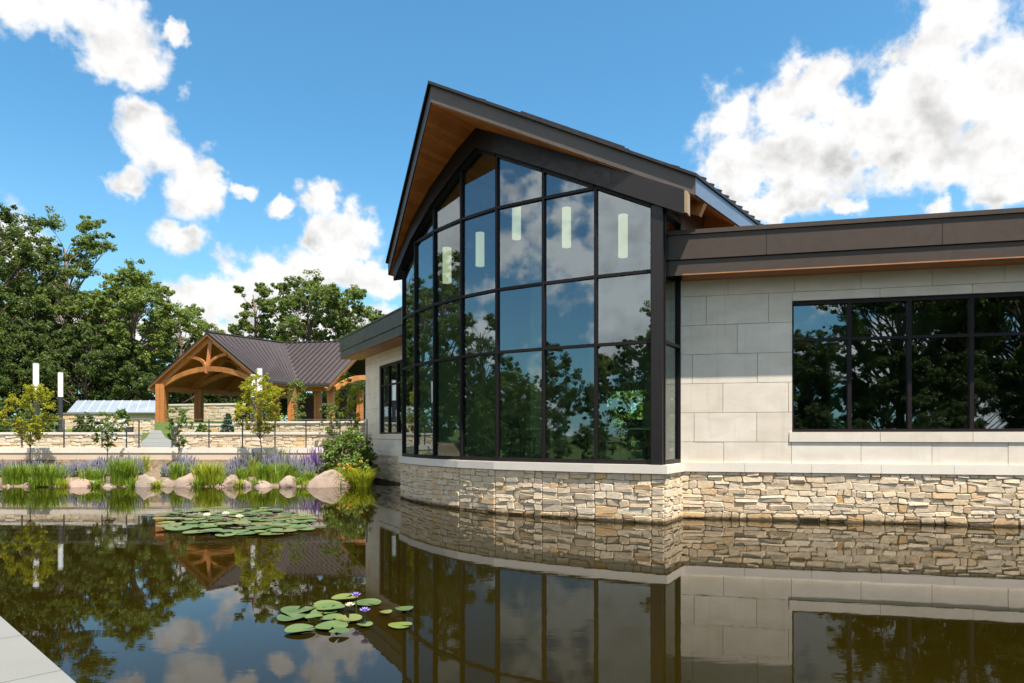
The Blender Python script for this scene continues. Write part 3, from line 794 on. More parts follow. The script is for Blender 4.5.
mb = MB(); pts = [BOW[i] for i in range(8)]+[CORN, RET]+[Vector(pt(sr-0.1, AB-0.4)[:2]), Vector(pt(-4.1, AB-0.4)[:2])]
mb.prism([(p.x, p.y, 1.0) for p in offset_path(pts, -0.14)], (0,0,0.15)); mb.build('hall_floor', M['floor'], bld)
# interior columns and tie beams in the hall
for (s, a) in ((-2.3, 7.0), (2.2, 6.4), (-2.3, 10.5), (2.2, 10.5)):
    x, y, z = pt(s, a); MB().box((x-0.16, y-0.16, 1.15), (x+0.16, y+0.16, z-0.03)).build('interior_column', M['plaster'], bld)
mb = MB(); BR(mb, (6.3, -3.6, 1.16), (7.0, -2.9, 4.9)); mb.build('brick_pier', M['brown'], bld)
mb = MB(); BR(mb, (4.2, -6.8, 1.16), (4.6, -6.4, 4.9)); BR(mb, (-0.2, -5.2, 4.2), (12, -4.9, 4.9)); mb.build('interior_bulkhead', M['plaster'], bld)

# pendants
def pendant(px, y0, y1, Y, lab):
    c = at(px, (y0+y1)/2, Y); h = (y1-y0)/F*Y; r = 0.115
    top = zs(c)-0.03
    root = thing('pendant_lamp', lab, 'lamp', (c.x, c.y, c.z-h/2), 'cylinder pendants inside the glass hall')
    MB().tube([(c.x,c.y,c.z-h/2),(c.x,c.y,c.z+h/2)], r, 20).build('shade', M['lamp'], root, smooth=False)
    MB().tube([(c.x,c.y,c.z+h/2+0.001),(c.x,c.y,c.z+h/2+0.05)], r*0.6, 12).build('shade_cap', M['post'], root)
    MB().tube([(c.x,c.y,c.z+h/2+0.05),(c.x,c.y,top)], 0.012, 6).build('cord', M['post'], root)
pendant(447, 248, 283, 17.6, 'white cylinder pendant farthest left behind the bowed glass, hanging lowest')
pendant(480, 233, 266, 17.8, 'white cylinder pendant second from left behind the bowed glass, below the peak')
pendant(516.5, 206, 239, 17.6, 'white cylinder pendant in the middle of the five, hanging highest')
pendant(566.5, 208, 247, 17.4, 'white cylinder pendant second from right behind the bowed glass')
pendant(623, 215, 257, 16.6, 'long white cylinder pendant nearest the dark corner post')

# a few tables and chairs inside
def chair(x, y, rz, lab):
    r = thing('dining_chair', lab, 'chair', (0,0,0), 'dark chairs inside the glass hall')
    mb = MB(); mb.box((-0.23,-0.23,0.42), (0.23,0.23,0.50)); mb.build('seat', M['fabric'], r)
    mb = MB(); mb.hexa([(-0.22,0.19,0.5),(0.22,0.19,0.5),(0.22,0.23,0.5),(-0.22,0.23,0.5),(-0.20,0.26,0.98),(0.20,0.26,0.98),(0.20,0.30,0.98),(-0.20,0.30,0.98)]); mb.build('backrest', M['fabric'], r)
    for sx in (-1,1):
        for sy in (-1,1): MB().tube([(sx*0.2,sy*0.2,0.42),(sx*0.22,sy*0.22,0)], [0.02,0.014], 8).build('leg', M['post'], r)
    r.location = (x, y, 1.15); r.rotation_euler = (0,0,rz); return r
def table(x, y, lab):
    r = thing('round_table', lab, 'table', (x,y,1.15), 'round tables inside the glass hall')
    MB().tube([(x,y,1.15+0.70),(x,y,1.15+0.74)], 0.55, 28).build('tabletop', M['plaster'], r)
    MB().tube([(x,y,1.18),(x,y,1.85)], [0.06,0.05], 10).build('pedestal', M['post'], r)
    MB().tube([(x,y,1.15),(x,y,1.18)], 0.28, 16).build('base', M['post'], r)
table(0.9, 17.0, 'round pale table behind the third glass bay from the right corner')
table(3.3, 16.6, 'round pale table behind the glass bay beside the corner post')
chair(0.25, 16.6, 2.2, 'dark chair on the left of the pale table in the middle of the hall')
chair(1.6, 17.2, -1.4, 'dark chair on the right of the pale table in the middle of the hall')
chair(2.5, 16.3, 1.9, 'dark chair left of the table beside the corner post')
chair(3.2, 17.5, 0.0, 'dark chair behind the table beside the corner post')

# ------------------------------------------------------------------ far shore walls
def gwall(name, x0, y0, x1, y1, z0, z1, th, lab, capmat='cap', capz=0.09, st=True, cat='wall', mat=None, sc=1.1):
    p, q = Vector((x0,y0)), Vector((x1,y1)); L = (q-p).length; fr = frame(p, q)
    r = thing(name, lab, cat, (x0, y0, z0))
    core = MB(); core.fbox(fr, (0, -th, z0-0.3), (L, 0, z1)); core.build('wall_core', M['joint'] if st else mat, r)
    if st:
        mb = MB(); rubble(mb, fr, L, z0-0.1, z1, 0.05, sc)
        fb = lambda s, o, z: fr(L+o, -s, z)
        rubble(mb, fb, th, z0-0.1, z1, 0.05, sc); fb = lambda s, o, z: fr(-o, s-th, z); rubble(mb, fb, th, z0-0.1, z1, 0.05, sc)
        mb.build('stone_facing', M['rubble_far'], r)
    c = MB(); n = max(1, int(L/2.4)); w = L/n
    for k in range(n): c.fbox(fr, (k*w-(0.06 if k == 0 else -0.004), -th-0.06, z1+0.001), ((k+1)*w-0.004+(0.06 if k == n-1 else 0), 0.08 if st else 0.025, z1+capz))
    c.build('coping', M[capmat], r)
    return r
# retaining wall holding the walkway
gwall('retaining_wall', -26, 25.75, -6.6, 25.75, 0.2, 1.06, 0.3, 'smooth beige concrete retaining wall with white coping behind the shore plants', 'cap', 0.20, False, 'wall', M['concrete2'])
def sheet(name, pts, mat, z=None):
    return struct(link_mesh(name, pts, [tuple(range(len(pts)))], mat))
sheet('walkway', [(-30,25.8,1.245),(-6.4,25.8,1.245),(-6.4,27.7,1.245),(-30,27.7,1.245)], M['concrete'])
def X(px, Y): return (px-512)/F*Y
gwall('seat_wall', -30, 27.4, X(134,27.4), 27.4, 1.2, 1.76, 0.45, 'low tan ledge stone seat wall left of the path gap')
gwall('seat_wall', X(177,27.4), 27.4, X(385,27.4), 27.4, 1.2, 1.76, 0.45, 'low tan ledge stone seat wall right of the path gap')
gwall('terrace_wall', X(231,31), 31.4, X(395,30), 30.2, 1.4, 2.28, 0.4, 'upper ledge stone terrace wall below the timber shelter', 'cap')
# path through the gap
def pathpt(px, Y): x = X(px, Y); return (x, Y, gh(x, Y)+0.05)
PY = [27.3, 28.3, 29.5, 31.1, 31.8, 34, 38, 41, 43.5]
lft = [135, 137, 139, 141, 143, 145, 147, 149, 151]; rgt = [176, 176, 175, 173, 171, 168, 165, 163, 161]
Vp = [pathpt(a, y) for a, y in zip(lft, PY)]+[pathpt(b, y) for b, y in zip(rgt, PY)]
n = len(PY); struct(link_mesh('garden_path', Vp, [(i, n+i, n+i+1, i+1) for i in range(n-1)], M['concrete']))
# pale-roofed long shed at left and its wall
r = thing('greenhouse', 'long low building with reflective pale blue metal roof among the trees', 'building', (X(110,52), 52, 2.9))
x0, x1 = X(72,52), X(160,52)
MB().box((x0+0.4, 51.8, 1.8), (x1-0.3, 53.5, 3.45)).build('wall', M['rubble_far'], r)
mb = MB(); xb0, xb1 = X(77,54.5), X(159,54.5); zr_ = EYE+35.5/F*54.5
mb.hexa([(x0,51.4,3.42),(x1,51.4,3.42),(xb1,54.5,zr_-.08),(xb0,54.5,zr_-.08),(x0,51.4,3.50),(x1,51.4,3.50),(xb1,54.5,zr_),(xb0,54.5,zr_)]); rf2 = mb.build('roof', M['palemetal'], r)
mb = MB()
for k in range(1, 9): xx = x0+(x1-x0)*k/9; xy = xb0+(xb1-xb0)*k/9; mb.bar((xx,51.4,3.52),(xy,54.5,zr_+0.02),0.04,0.05)
mb.build('roof_seam', M['siding'], rf2)
gwall('garden_wall', X(62,44), 44, X(118,44), 44, 2.0, 3.1, 0.5, 'weathered grey stone wall below the pale metal roof', 'concrete', 0.1, sc=2.2)
gwall('garden_wall', X(118,43), 43, X(150,43), 43, 2.0, 2.75, 0.5, 'short grey stone wall beside the path below the shelter posts', 'concrete', 0.1, sc=2.2)
gwall('garden_wall', X(168,60), 60, X(250,60), 58, 2.6, 4.35, 0.5, 'tall tan stone wall seen through the open timber shelter', 'cap', 0.15, sc=3)
gwall('garden_wall', X(176,36), 36, X(232,36), 36, 1.7, 2.25, 0.5, 'stepped stone wall in front of the small dark conifer and shelter', 'cap', 0.1, sc=1.8)
# white gabled house seen through the shelter
r = thing('house', 'small white gabled house seen through the open timber shelter', 'house', (X(216,90), 90, 3.6))
xa, xb = X(200,90), X(232,90); zt = EYE+(HOR-402)/F*90; zr = EYE+(HOR-391)/F*90
MB().box((xa+0.2, 90, 3.4), (xb-0.2, 96, zt)).build('wall', M['siding'], r)
mb = MB(); xm = xa+1.0
mb.hexa([(xa,89.6,zt-0.1),(xm,89.6,zr),(xm,96.4,zr),(xa,96.4,zt-0.1),(xa,89.6,zt+0.1),(xm,89.6,zr+0.2),(xm,96.4,zr+0.2),(xa,96.4,zt+0.1)])
mb.hexa([(xm+0.001,89.6,zr),(xb,89.6,zt-0.1),(xb,96.4,zt-0.1),(xm+0.001,96.4,zr),(xm+0.001,89.6,zr+0.2),(xb,89.6,zt+0.1),(xb,96.4,zt+0.1),(xm+0.001,96.4,zr+0.2)])
mb.build('roof', M['mintroof'], r)
MB().add([(xa+0.2,90,zt),(xb-0.2,90,zt),(xm,90,zr)],[(0,1,2)]).build('gable', M['siding'], r)

# ------------------------------------------------------------------ timber shelter
sh = thing('timber_shelter', 'open timber frame shelter with brown standing seam metal roof across the pond', 'shelter', (-18, 48, 2.7))
ZE = EYE+3.6; ZR = EYE+7.05
GL = Vector((-26.0, 48.8)); GR = Vector((-16.0, 43.9)); AP = Vector((-20.75, 46.4))
R1 = Vector((-17.3, 51.8)); R1b = R1+(R1-AP).normalized()*7
VB = Vector((-14.75, 47.1)); E2 = Vector((-12.46, 46.69)); R2 = Vector((-10.6, 50.6))
def roofplane(mbk, pts, th=0.16):
    lo = [Vector(p)-Vector((0,0,th)) for p in pts]; n = len(pts)
    mbk.add([tuple(p) for p in lo]+[tuple(p) for p in pts], [list(range(n-1,-1,-1)), list(range(n,2*n))]+[(i,(i+1)%n,n+(i+1)%n,n+i) for i in range(n)])
v3 = lambda p, z: (p.x, p.y, z)
mb = MB()
GLb = GL+(R1b-AP)
roofplane(mb, [v3(AP,ZR), v3(GR,ZE), v3(VB,ZE), v3(R1,ZR)])
roofplane(mb, [v3(AP,ZR), v3(R1,ZR), v3(R1b,ZR), v3(GLb,ZE), v3(GL,ZE)])
roofplane(mb, [v3(R1,ZR), v3(VB,ZE), v3(E2,ZE), v3(R2,ZR)])
bk = R1b-R1
roofplane(mb, [v3(R1,ZR), v3(R2,ZR), v3(R2+(R2-E2),ZE), v3(R1b+Vector((4.5,-1.5)),ZE), v3(R1b,ZR)])
prf = mb.build('roof', M['pavroof'], sh)
# seams
mb = MB()
def seams(a, b, c, d, n):      # from edge a-b to edge c-d
    for k in range(1, n):
        t = k/n; p = Vector(a).lerp(Vector(b), t); q = Vector(c).lerp(Vector(d), t)
        mb.bar(p+Vector((0,0,0.03)), q+Vector((0,0,0.03)), 0.05, 0.07)
e_ = E2-R2; vd = VB-R1
for k in range(1, 17):
    p = R1+(R2-R1)*(k/17); den = e_.x*vd.y-e_.y*vd.x; w_ = p-R1
    t = (vd.x*w_.y-vd.y*w_.x)/den if abs(den) > 1e-6 else 9
    t = min(max(t, 0), 1) if t > 0 else 1; t = min(t, 1); q = p+e_*t
    mb.bar(v3(p,ZR+0.05), v3(q,ZR+(ZE-ZR)*t+0.05), 0.07, 0.12)
d1 = (R1-AP)
for k in range(0, 17):
    t = k/16; p = AP+d1*t; q = GR+(VB-GR)*t
    mb.bar(v3(p,ZR+0.02), v3(q,ZE+0.02), 0.03, 0.04)
mb.bar(v3(AP,ZR+0.05), v3(R1,ZR+0.05), 0.22, 0.06); mb.bar(v3(R1,ZR+0.05), v3(R2,ZR+0.05), 0.22, 0.06)
mb.bar(v3(R1,ZR+0.05), v3(VB,ZE+0.05), 0.18, 0.04)
mb.build('standing_seams', M['pavroof'], prf)
mb = MB(); mb.bar(v3(GR,ZE-0.06), v3(VB,ZE-0.06), 0.14, 0.16); mb.bar(v3(VB,ZE-0.06), v3(E2,ZE-0.06), 0.14, 0.16); mb.build('gutter', M['post'], prf)
# wood deck under roof
mb = MB(); dz = 0.17
roofplane(mb, [v3(AP,ZR-dz), v3(GR,ZE-dz), v3(VB,ZE-dz), v3(R1,ZR-dz)], 0.05)
roofplane(mb, [v3(AP,ZR-dz), v3(R1,ZR-dz), v3(R1b,ZR-dz), v3(GLb,ZE-dz), v3(GL,ZE-dz)], 0.05)
roofplane(mb, [v3(R1,ZR-dz), v3(VB,ZE-dz), v3(E2,ZE-dz), v3(R2,ZR-dz)], 0.05)
mb.build('roof_decking', M['timber'], sh)
def arch(mbk, a, b, z0, z1, rise, w, th):           # arched tie between two plan points
    pts = []
    for k in range(13):
        t = k/12; p = a.lerp(b, t); z = z0+(z1-z0)*t+rise*4*t*(1-t); pts.append(Vector((p.x, p.y, z)))
    for p, q in zip(pts, pts[1:]):
        d = (b-a).normalized(); mbk.bar(p-Vector((d.x,d.y,0))*0.01, q+Vector((d.x,d.y,0))*0.01, w, th)
def truss(off, parent_name='truss', rt=True):
    o2 = (R1-AP).normalized()*off
    a, b, c = GL+o2, GR+o2, AP+o2; mbk = MB()
    ia = a.lerp(b, 0.085); ib = a.lerp(b, 0.915); zb = ZE+0.28-0.35
    mbk.bar(v3(a,ZE-0.38), v3(c,ZR-0.38), 0.22, 0.34); (mbk.bar(v3(b,ZE-0.38), v3(c,ZR-0.38), 0.22, 0.34) if rt else None)      # rafters
    arch(mbk, ia, ib, zb, zb, 1.05, 0.24, 0.34)                                     # bottom chord
    m_ = ia.lerp(ib, 0.5); mbk.bar(v3(m_,zb+0.75), v3(c,ZR-0.5), 0.26, 0.26)         # king post
    for t, e in ((0.40, 0.29), (0.60, 0.71)):                                        # curved struts
        p = ia.lerp(ib, 0.5); q = ia.lerp(ib, e); prev = None
        for k in range(7):
            u = k/6; bx = p.lerp(q, 1-(1-u)**2 if False else u); z = zb+1.1+ (1.05)*math.sin(u*1.4)
            cur = Vector((p.lerp(q, u).x, p.lerp(q, u).y, zb+0.95+1.0*math.sqrt(max(0, 1-(1-u)**2))-0.0))
            if prev is not None: mbk.bar(prev, cur, 0.16, 0.18)
            prev = cur
    return mbk.build(parent_name, M['timber'], sh)
truss(0.35); truss(3.0, rt=False); truss(5.8, rt=False)
def post(x, y, w=0.42, bz=2.55, tz=None):
    mbk = MB(); tz = tz or ZE+0.1
    mbk.box((x-w/2, y-w/2, bz), (x-0.02, y+w/2, tz)); mbk.box((x+0.02, y-w/2, bz), (x+w/2, y+w/2, tz))
    mbk.box((x-0.02, y-w/2+0.05, bz), (x+0.02, y+w/2-0.05, tz)); mbk.build('post', M['timber'], sh)
u1 = (R1-AP).normalized()
for off in (0.35, 3.2):
    for t in (0.085, 0.915):
        p = GL.lerp(GR, t)+u1*off; post(p.x, p.y, 0.62 if off < 1 else 0.5)
for (px, Y) in ((276,49),(294,47.6),(318,48.4),(331,47.9),(360,52)): post(X(px,Y), Y, 0.46, 2.5, ZE-0.1)
# beams between posts
mb = MB()
pa, pb = GL.lerp(GR,0.085)+u1*0.2, GL.lerp(GR,0.085)+u1*12; mb.bar(v3(pa,ZE-0.25), v3(pb,ZE-0.25), 0.26, 0.34)
pa, pb = GL.lerp(GR,0.915)+u1*0.2, GL.lerp(GR,0.915)+u1*2.6; mb.bar(v3(pa,ZE-0.25), v3(pb,ZE-0.25), 0.26, 0.34)
mb.bar((X(294,47.7),47.7,ZE-0.32), (X(333,47.9),47.9,ZE-0.32), 0.24, 0.3)
mb.build('beam', M['timber'], sh)
mb = MB(); a, b = E2+Vector((0.1,0.3)), R2+Vector((1.2,3.3)); 
o_ = Vector((-0.25, 0.05)); mb.bar(v3(E2+o_,ZE-0.42), v3(R2+o_,ZR-0.42), 0.2, 0.3); arch(mb, E2+Vector((0.2,0.6)), R2+Vector((1.6,2.8)), ZE-0.3, ZE-0.3, 1.0, 0.22, 0.34)
q = R2+(R2-E2); mb.bar(v3(R2,ZR-0.35), v3(q,ZE-0.35), 0.2, 0.34)
mb.build('truss', M['timber'], sh)
mb = MB(); mb.box((X(298,53), 53, 2.5), (X(347,53), 53.6, ZE-0.6)); mb.build('fireplace_wall', M['darkwood'], sh)
mb = MB(); mb.box((X(170,50), 50, 2.3), (X(372,52), 56, 2.62)); mb.build('floor_slab', M['concrete'], sh)

# ------------------------------------------------------------------ light columns, bollards, railing
def light_col(px, y0, y1, yb, Y, lab):
    x = X(px, Y); z0 = gh(x, Y)-0.05; zt_ = EYE+(HOR-y0)/F*Y; zm = EYE+(HOR-y1)/F*Y
    r = thing('light_column', lab, 'lamp post', (x, Y, z0), 'tall light columns on the terrace')
    MB().tube([(x,Y,z0),(x,Y,zm)], 0.10, 16).build('post', M['post'], r)
    MB().tube([(x,Y,zm+0.001),(x,Y,zt_)], 0.115, 20).build('lamp_tube', M['lampout'], r)
    MB().tube([(x,Y,zt_+0.001),(x,Y,zt_+0.03)], 0.118, 20).build('cap', M['siding'], r)
light_col(36, 364, 392, 432, 29.5, 'tall lamp column with white lit tube, leftmost, behind the yellow-green sapling')
light_col(60.5, 373, 397, 433, 33.5, 'lamp column with shorter white tube, just right of the leftmost one')
light_col(253, 375, 397, 430, 33, 'farther white lamp column of the pair in front of the timber shelter')
light_col(259.5, 369, 392, 430, 29.5, 'nearer taller white lamp column of the pair in front of the timber shelter')
def bollard(px, lab):
    x = X(px, 28.2); z0 = 1.3
    r = thing('bollard', lab, 'bollard', (x, 28.2, z0), 'dark bollards beside the path gap')
    MB().box((x-0.085, 28.2-0.085, z0-0.1), (x+0.085, 28.2+0.085, z0+0.72)).build('post', M['post'], r)
    MB().box((x-0.10, 28.2-0.10, z0+0.721), (x+0.10, 28.2+0.10, z0+0.78)).build('cap', M['post'], r)
bollard(130.5, 'dark square bollard on the left of the path gap'); bollard(175.5, 'dark square bollard on the right of the path gap')
r = thing('cable_railing', 'thin steel cable railing along the walkway behind the shore plants', 'railing', (-12, 25.9, 1.26))
for px in (-20, 22, 64, 102, 126.5, 139, 172, 209, 242.5, 275, 306, 340, 367):
    x = X(px, 25.9); mb = MB(); mb.box((x-0.018, 25.88, 1.262), (x+0.018, 25.92, 2.32)); mb.box((x-0.05, 25.85, 1.2605), (x+0.05, 25.95, 1.2615+0.01)); mb.build('post', M['post'], r)
MB().bar((X(-20,25.9),25.9,2.33), (X(367,25.9),25.9,2.33), 0.035, 0.02).build('top_rail', M['steel'], r)
for k in range(5):
    z = 1.45+k*0.17; MB().tube([(X(-20,25.9),25.9,z),(X(367,25.9),25.9,z)], 0.004, 5).build('cable', M['steel'], r)

# ------------------------------------------------------------------ vegetation
def leaves(rg, centers, radii, per, size, flat=0.75, shell=0.5):
    """leaf-sized rhombi scattered in clumps"""
    C_ = np.repeat(np.asarray(centers), per, axis=0); R_ = np.repeat(np.asarray(radii), per)
    n = len(C_)
    d = rg.normal(size=(n,3)); d /= np.linalg.norm(d, axis=1)[:,None]
    r = rg.uniform(0, 1, n)**shell
    P = C_+d*(R_*r)[:,None]*np.array([1,1,flat])
    nrm = d*0.5+rg.normal(size=(n,3))*0.7+np.array([0,0,0.45]); nrm /= np.linalg.norm(nrm, axis=1)[:,None]
    t = np.cross(nrm, rg.normal(size=(n,3))); t /= np.linalg.norm(t, axis=1)[:,None]; b = np.cross(nrm, t)
    sz = size*rg.uniform(0.6, 1.3, n)
    a = t*sz[:,None]*0.5; c = b*sz[:,None]*0.32
    V = np.stack([P-a, P-c+nrm*sz[:,None]*0.06, P+a, P+c+nrm*sz[:,None]*0.06], axis=1).reshape(-1,3)
    return V, np.arange(n*4).reshape(-1,4)

def make_tree(seed, H, R, bole, nc, per, leaf, leafmat, name='tree', label='', cat='tree', loc=(0,0,0), clump=0.26, trunk_r=None, top=1.0, lean=0.0, sparse=0.0, group=None, shape='oak'):
    rg = np.random.default_rng(seed); rr = random.Random(seed)
    root = thing(name, label, cat, (0,0,0), group)
    tr = trunk_r or H*0.018
    mb = MB(); pts = []; x = y = 0
    for k in range(8):
        z = H*0.82*k/7; pts.append(Vector((x, y, z))); x += rr.uniform(-1,1)*H*0.015+lean*H/7; y += rr.uniform(-1,1)*H*0.015
    mb.tube(pts, [tr*(1.25 if k == 0 else 1-0.8*k/7) for k in range(8)], 9)
    def axis(z):
        t = min(max(z/(H*0.82)*7, 0), 6.999); i = int(t); return pts[i].lerp(pts[i+1], t-i)
    cents = []; rads = []; ends = []
    hb = H*bole; hc = (H-hb)
    tries = 0
    while len(cents) < nc and tries < nc*30:
        tries += 1
        ang = rr.uniform(0, 2*math.pi); u = rr.uniform(0.02, 0.97)
        if shape == 'oak': prof = math.sin(min(1, u*1.25+0.18)*math.pi*0.5) if u < 0.55 else math.sqrt(max(0, 1-((u-0.50)/0.52)**2))
        elif shape == 'column': prof = 0.9 if u < 0.7 else math.sqrt(max(0,1-((u-0.7)/0.32)**2))
        elif shape == 'cone': prof = (1-u)**0.8
        else: prof = math.sin(math.pi*(0.15+0.8*u))**0.7
        wob = 0.78+0.35*math.sin(ang*2+seed)*math.cos(u*5+seed*1.7)
        rad_ = R*prof*wob*rr.uniform(0.35, 1.0)**0.6
        z = hb+u*hc*0.96; ax = axis(min(z, H*0.80))
        c = Vector((ax.x+math.cos(ang)*rad_, ax.y+math.sin(ang)*rad_, z))
        cr = R*clump*rr.uniform(0.65, 1.2)
        if any((c-q).length < (cr+r2)*0.46 for q, r2 in zip(cents, rads)): continue
        cents.append(c); rads.append(cr)
    for c, cr in zip(cents, rads):
        hd = math.hypot(c.x-axis(c.z).x, c.y-axis(c.z).y)
        zs0 = max(hb*0.85, c.z-hd*rr.uniform(0.7, 1.2)-0.05*H); zs0 = min(zs0, H*0.78)
        s = axis(zs0); m_ = s.lerp(c, 0.5)+Vector((rr.uniform(-1,1), rr.uniform(-1,1), rr.uniform(-0.2,0.6)))*hd*0.12
        r0 = tr*(1-0.8*zs0/(H*0.82))*0.55
        q1 = s.lerp(m_, 0.5)+Vector((0,0,0.02*H)); q2 = m_.lerp(c, 0.5)
        mb.tube([s, q1, m_, q2, c], [r0, r0*0.75, r0*0.55, r0*0.38, r0*0.12], 5, False)
        for _ in range(3):      # twigs inside the clump
            e = c+Vector((rr.uniform(-1,1), rr.uniform(-1,1), rr.uniform(-0.5,0.8)))*cr*0.8
            mb.tube([q2, q2.lerp(e,0.5)+Vector((0,0,cr*0.1)), e], [r0*0.3, r0*0.2, r0*0.06], 4, False)
    mb.build('trunk', M['bark'], root, smooth=True)
    # each clump is itself a handful of small sprays, so outlines stay ragged
    sc, sr_ = [], []
    for c, cr in zip(cents, rads):
        for _ in range(14):
            d = Vector((rr.gauss(0,1), rr.gauss(0,1), rr.gauss(0,0.8))); d = d.normalized()*cr*rr.uniform(0.15, 1.0)
            sc.append(tuple(c+d)); sr_.append(cr*rr.uniform(0.14, 0.42))
    Vl, Fl = leaves(rg, sc, sr_, max(3, per//14), leaf)
    link_mesh('crown', Vl, Fl, M[leafmat], root)
    root.location = loc
    return root
# prototypes of the wood behind
def gtree(px, Y, ybase=None): x = X(px, Y); return (x, Y, gh(x, Y)-0.1)
G1 = 'broadleaf trees beyond the terrace'
def scaled(o, s): o.scale = (s, s, s); return o
tA = make_tree(11, 20, 7.2, 0.22, 66, 900, 0.22, 'leafA', 'broadleaf_tree', 'tall open-crowned oak standing left of the shelter, forked trunk showing', 'tree', gtree(66, 64), clump=0.19, group=G1)
tB = make_tree(12, 13.9, 6.4, 0.30, 58, 900, 0.22, 'leafB', 'broadleaf_tree', 'spreading oak with a pale bare trunk just left of the shelter roof', 'tree', gtree(134, 62), clump=0.19, trunk_r=0.36, group=G1)
tC = make_tree(13, 21, 7.0, 0.12, 70, 950, 0.22, 'leafD', 'broadleaf_tree', 'dark dense tree filling the left edge of the view', 'tree', gtree(-10, 60), clump=0.21, group=G1)
tD = make_tree(14, 15.5, 2.9, 0.18, 34, 760, 0.22, 'leafA', 'broadleaf_tree', 'tall narrow tree rising behind the shelter ridge, left of the round-topped pair', 'tree', gtree(256, 68), clump=0.34, group=G1, shape='column')
tE = make_tree(15, 15, 5.6, 0.22, 54, 880, 0.22, 'leafA', 'broadleaf_tree', 'broad round tree behind the shelter, left one of the pair', 'tree', gtree(302, 70), clump=0.22, group=G1)
tF = dup(tE, gtree(338, 74), 'broad round tree behind the shelter, right one of the pair', 2.1, 1.02)
dup(tB, gtree(182, 72), 'pale green tree crown rising right behind the peak of the shelter', 1.3, 0.9)
dup(tE, gtree(100, 78), 'tree between the two big oaks, set farther back', 0.7, 0.86)
dup(tA, gtree(30, 76), 'tall tree behind the leftmost lamp columns, second from the left edge', 2.5, 0.9)
dup(tE, gtree(368, 86), 'low tree top showing beside the left end of the flat roof', 4.0, 0.83)
dup(tC, gtree(-78, 62), 'dark dense tree just outside the left edge of the view', 1.9, 0.9)
tU = make_tree(21, 9, 4.2, 0.06, 46, 800, 0.18, 'leafD', 'understory_tree', 'dark bushy understory tree behind the leftmost lamp columns', 'tree', gtree(48, 60), clump=0.26, group='understory trees in front of the wood', shape='round')
us = [(6,56,1.0,'dark bushy understory tree at the left edge of the view'), (88,58,0.95,'bushy understory tree behind the left end of the pale roof'),
      (120,60,0.85,'bushy understory tree behind the middle of the pale roof'), (160,66,0.9,'bushy understory tree at the left post of the shelter'),
      (196,74,0.9,'bushy understory tree behind the front gable of the shelter'), (236,76,0.9,'bushy understory tree seen through the shelter, right of the white house'),
      (276,74,0.85,'bushy understory tree behind the middle posts of the shelter'), (318,70,0.9,'bushy understory tree behind the right posts of the shelter'),
      (356,66,0.95,'bushy understory tree beside the left wing of the building'), (-40,52,1.0,'dark bushy understory tree outside the left edge')]
for i, (px, Y, s, lab) in enumerate(us): dup(tU, gtree(px, Y), lab, i*1.37, s)
# wood beyond as one mass
rg = np.random.default_rng(5); cs = []; rs = []
for k in range(150):
    t = rg.uniform(0, 1); x = -75+t*75; y = rg.uniform(84, 100); cs.append((x, y, rg.uniform(3.5, 10.5))); rs.append(rg.uniform(1.4, 2.8))
Vl, Fl = leaves(rg, cs, rs, 260, 0.55); o = link_mesh('distant_woodland', Vl, Fl, M['leafD']); o['kind'] = 'stuff'; o['label'] = 'far wood behind the shelter'
# trees behind and beside the viewpoint (they show in the glass and in the water)
G2 = 'trees around the viewpoint mirrored in the glass'
bk_ = [(-27,-14,0.60,tB,'spreading oak mirrored in the glass bay beside the corner post'), (-24,-22,0.62,tA,'tall oak mirrored in the glass right beside the corner post'),
       (-33,-1,0.42,tB,'small oak mirrored low in the middle glass bays'), (-47,6,0.55,tC,'dark tree beyond the left bank mirrored low in the middle of the bow'),
       (-36,15,0.52,tC,'dark tree beyond the left bank mirrored at the centre of the bow'), (-38,23,0.68,tA,'oak beyond the left bank mirrored left of the bow centre'),
       (-43,30,0.85,tC,'dark tree beyond the left bank mirrored in the left bays'), (-50,40,0.95,tC,'dark tree beyond the left bank mirrored in the leftmost bays'),
       (4,-25,0.45,tC,'dark tree mirrored in the leftmost pane of the long window'), (10,-27,0.9,tA,'tall tree mirrored in the second pane of the long window'),
       (17,-27,1.05,tB,'tree mirrored in the third pane of the long window'), (25,-24,0.9,tC,'dark tree mirrored at the right end of the long window'),
       (14,-33,1.1,tC,'dark tree mirrored behind the second and third panes of the long window'), (-12,-30,0.6,tC,'dark tree behind the viewpoint, left of the lawn'),
       (-43,46,0.76,tC,'dark tree beyond the left bank mirrored in the second bay from the left'), (-52,56,0.9,tA,'oak far beyond the left bank mirrored in the second bay from the left')]
for i, (x, y, s, proto, lab) in enumerate(bk_): dup(proto, (x, y, gh(x, y)-0.1), lab, i*0.9, s, G2)
ring = [(-14,-26),(-20,-25),(-25,-19),(-30,-13),(-34,-7),(-36,-1),(-37,5),(-38,11),(-37,17),(-37,23),(-39,29),(-42,35),
        (0,-22),(4.5,-21),(9,-20),(13,-22),(17.5,-20),(22,-21),(26,-19)]
side_ = 'left bank seen in the bow glass'
for i, (x, y) in enumerate(ring):
    where = ('beyond the left bank' if x < -10 else 'behind the viewpoint, seen in the long window')
    dup(tU, (x, y, gh(x, y)-0.15), 'bushy dark tree %s, number %s along the row' % (where, ['one','two','three','four','five','six','seven','eight','nine','ten','eleven','twelve','thirteen','fourteen','fifteen','sixteen','seventeen','eighteen','nineteen'][i]), i*1.9, 0.82+0.16*((i*7)%5)/4 if x < -10 else 0.72+0.2*((i*3)%4)/3, 'bushy row mirrored in the glass')
